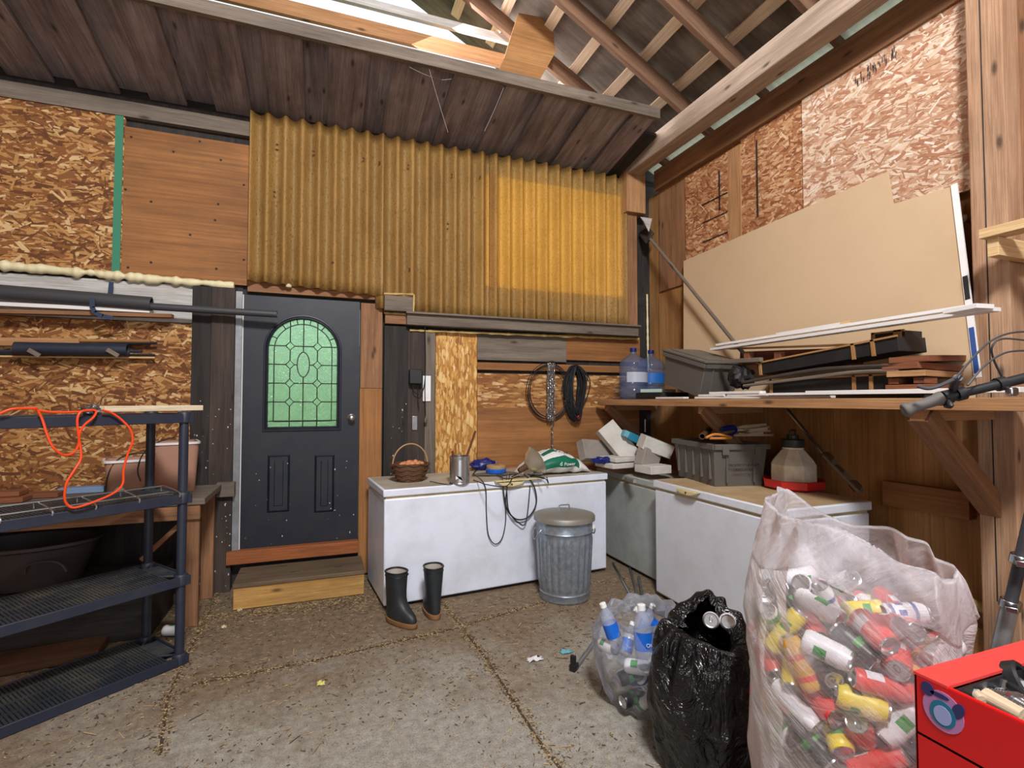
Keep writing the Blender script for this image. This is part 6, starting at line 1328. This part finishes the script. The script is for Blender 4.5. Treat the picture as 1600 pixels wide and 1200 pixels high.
mb = MB(); mb.box(((TX0+TX1)/2, .26, TZ-.052), (.70, .56, .02)); single('parts_tray', mb, M['rusty'], 'rusty tray under the bolts in the red tool chest', 'tray', smooth=0)
for i, (pa, pb, r, lb) in enumerate((((1513, 1072), (1535, 1096), .010, 'short pale wooden dowel near the front edge of the tool chest'), ((1540, 1088), (1600, 1120), .014, 'long pinkish wooden handle along the front of the tool chest'), ((1520, 1070), (1565, 1062), .008, 'tan threaded dowel behind the short pale one'))):
    a, b = W(*pa, Z=TZ-.020), W(*pb, Z=TZ-.022); mb = MB(); mb.tube([a, a.lerp(b, .5), b], lambda t: r*(1-.15*t), 12); single('wooden_dowel', mb, M['purlin_wood'], lb, 'dowel', 'wooden dowels in the tool chest')
ck = thing('pipe_clamp', 'black metal clamp among the bolts in the red tool chest', 'clamp', tuple(W(1590, 1070, Z=TZ-.03)))
c_ = W(1592, 1066, Z=TZ-.02); mb = MB(); mb.lathe([(.030, -.012), (.034, -.008), (.034, .008), (.030, .012), (.024, .010), (.022, .0), (.024, -.010)], 28, Matrix.Translation(c_) @ Euler((1.0, .5, 0)).to_matrix().to_4x4()); mb.build('ring', M['black'], ck)
mb = MB(); mb.tube([c_+Vector((-.03, 0, 0)), c_+Vector((-.05, -.04, .0)), c_+Vector((-.03, -.07, 0))], .009, 8); mb.build('jaw', M['black'], ck)
# ---- bicycle held up on a work stand
HX = lambda px, py, Y: W(px, py, Y=Y)
bk2 = thing('bicycle', 'bicycle handlebar with a worn grip, brake lever and looping cables', 'bicycle', (1.9, .75, 0))
g0 = W(1411, 642, Y=1.02); g1 = W(1472, 622, Y=.96); g2 = W(1600, 591, Y=.86); dd = (g2-g1); g3 = g2+dd*.6
mb = MB(); dl_ = (g1-g0); P = []; 
x_ = dl_.normalized().orthogonal().normalized(); y2 = dl_.normalized().cross(x_); FG = Matrix((x_, y2, dl_.normalized())).transposed().to_4x4(); FG.translation = g0; L_ = dl_.length
mb.lathe([(0, 0), (.017, .0), (.0205, .004), (.0205, .012), (.0165, .022), (.0158, L_*.5), (.0165, L_*.8), (.021, L_*.92), (.021, L_), (.012, L_)], 24, FG); mb.build('grip', M['grip'], bk2, smooth=50)
mb = MB(); mb.tube([g1, g1.lerp(g2, .4), g2, g3], lambda t: .0115+.005*t, 14); mb.build('handlebar', M['black'], bk2)
mb = MB(); c_ = g1.lerp(g2, .12)
for k in (.06, .22, .72):
    mb = MB(); cN = g1.lerp(g2, k); mb.tube([cN-dd.normalized()*.011, cN+dd.normalized()*.011], .020, 12); mb.build('clamp', M['black'], bk2)
lv = W(1492, 598, Y=.93); mb = MB(); mb.tube([g1.lerp(g2, .14)+Vector((0, 0, .018)), lv, W(1497, 590, Y=.91)], .011, 8); mb.build('lever_body', M['pvc'], bk2)
mb = MB(); mb.tube([W(1495, 590, Y=.91), W(1470, 602, Y=.93), W(1450, 607, Y=.95), W(1434, 603, Y=.97)], .0055, 8, sub=4); mb.build('brake_lever', M['pvc'], bk2)
mb = MB(); mb.tube([W(1478, 622, Y=.95), W(1486, 634, Y=.93), W(1478, 634, Y=.95)], .007, 8, sub=3); mb.build('shifter', M['black'], bk2)
for P in ([(1492, 592), (1515, 565), (1545, 535), (1580, 520), (1625, 518)], [(1512, 602), (1540, 570), (1575, 550), (1625, 548)], [(1565, 588), (1552, 560), (1551, 540), (1570, 529), (1625, 535)]):
    mb = MB(); mb.tube([W(x, y, Y=.90-.01*k) for k, (x, y) in enumerate(P)], .0028, 8, sub=6); mb.build('cable', M['pvc'], bk2)
mb = MB(); mb.box((0, 0, 0), (.035, .02, .025), Matrix.Translation(W(1581, 612, Y=.87))); mb.build('bell', M['steel'], bk2, bevel=.006)
# frame, fork and wheel outside the picture, clamped in the stand
st0 = g3+Vector((0, 0, 0)); hb = st0+Vector((.02, -.03, -.05)); fk = hb+Vector((-.05, .03, -.42)); ax_ = hb+Vector((-.02, .02, -.82)); ax_ = Vector((hb.x+.30, hb.y-.17, hb.z-.72))
mb = MB(); mb.tube([st0, hb, Vector((hb.x, hb.y, hb.z-.22))], .019, 12); mb.build('stem', M['black'], bk2)
mb = MB(); mb.tube([Vector((hb.x, hb.y, hb.z-.18)), Vector((hb.x+.02, hb.y-.05, hb.z-.40)), ax_], .015, 10); mb.build('fork', M['blue'], bk2)
mb = MB(); mb.tube([Vector((hb.x, hb.y, hb.z-.12)), Vector((hb.x+.62, hb.y-.35, hb.z-.30))], .017, 10); mb.build('top_tube', M['blue'], bk2)
mb = MB(); mb.tube([ax_+Vector((.33*math.cos(a)*.87, -.33*math.cos(a)*.49, .33*math.sin(a))) for a in [i*math.pi/24 for i in range(48)]], .02, 8, closed=True); mb.build('tyre', M['black'], bk2)
stn = thing('work_stand', 'grey steel work stand holding the bicycle up', 'stand', (hb.x+.6, hb.y-.36, 0)); mb = MB(); q = Vector((hb.x+.62, hb.y-.35, 0)); mb.tube([q+Vector((0, 0, .01)), q+Vector((0, 0, hb.z-.33))], .02, 12); mb.build('pole', M['steel'], stn)
mb = MB(); mb.tube([q+Vector((-.3, 0, .012)), q+Vector((.3, 0, .012))], .012, 8); mb.build('foot', M['steel'], stn)
# ---- grey pole leaning by the post, junk behind the bag
tp = thing('tripod_pole', 'grey metal pole with clamps standing beside the big post', 'pole', tuple(W(1566, 1000, X=2.70)))
a, b = W(1568, 990, X=2.72), W(1612, 800, X=2.72); d_ = (a-b).normalized(); low = a+d_*(a.z/abs(d_.z)-.01)
mb = MB(); mb.tube([low, a.lerp(b, .25)], .030, 14); mb.build('lower_tube', M['tin'], tp); mb = MB(); mb.tube([a.lerp(b, .2), b+(b-a)*.3], .022, 14); mb.build('upper_tube', M['pvc'], tp)
for t_ in (.25, .62): p = a.lerp(b, t_); mb = MB(); mb.box((-.03, 0, 0), (.12, .04, .025), Matrix.Translation(p) @ rotz(.5)); mb.tube([p-d_*.02, p+d_*.02], .036, 14); mb.build('clamp', M['steel'], tp, bevel=.004)
mb = MB(); T = Matrix.Translation((2.86, 1.98, .002)); mb.lathe([(.14, 0), (.17, .40), (.176, .41), (.176, .425), (.16, .425), (.13, .02)], 32, T); single('dark_bucket', mb, M['dark_tub'], 'dark bucket on the floor behind the big milky bag', 'bucket')
mb = MB(); p = W(1466, 898, X=2.90); blob(mb, (2.88, 1.97, .50), (.12, .11, .10), 31, .9, 18); single('wire_mesh', mb, plain('mesh_grey', S(84, 84, 84), .6, .5, .3), 'crumpled grey wire mesh behind the big milky bag', 'wire mesh', smooth=0)
mb = MB(); mb.tube([W(x, y, X=3.22) for x, y in ((1464, 925), (1473, 917), (1480, 922), (1482, 945))], .004, 8, sub=5); mb.tube([W(x, y, X=3.22) for x, y in ((1478, 940), (1482, 930), (1496, 926), (1493, 950))], .004, 8, sub=5); single('bent_wire', mb, M['steel'], 'bent wires curling above the foam bead behind the milky bag', 'wire')
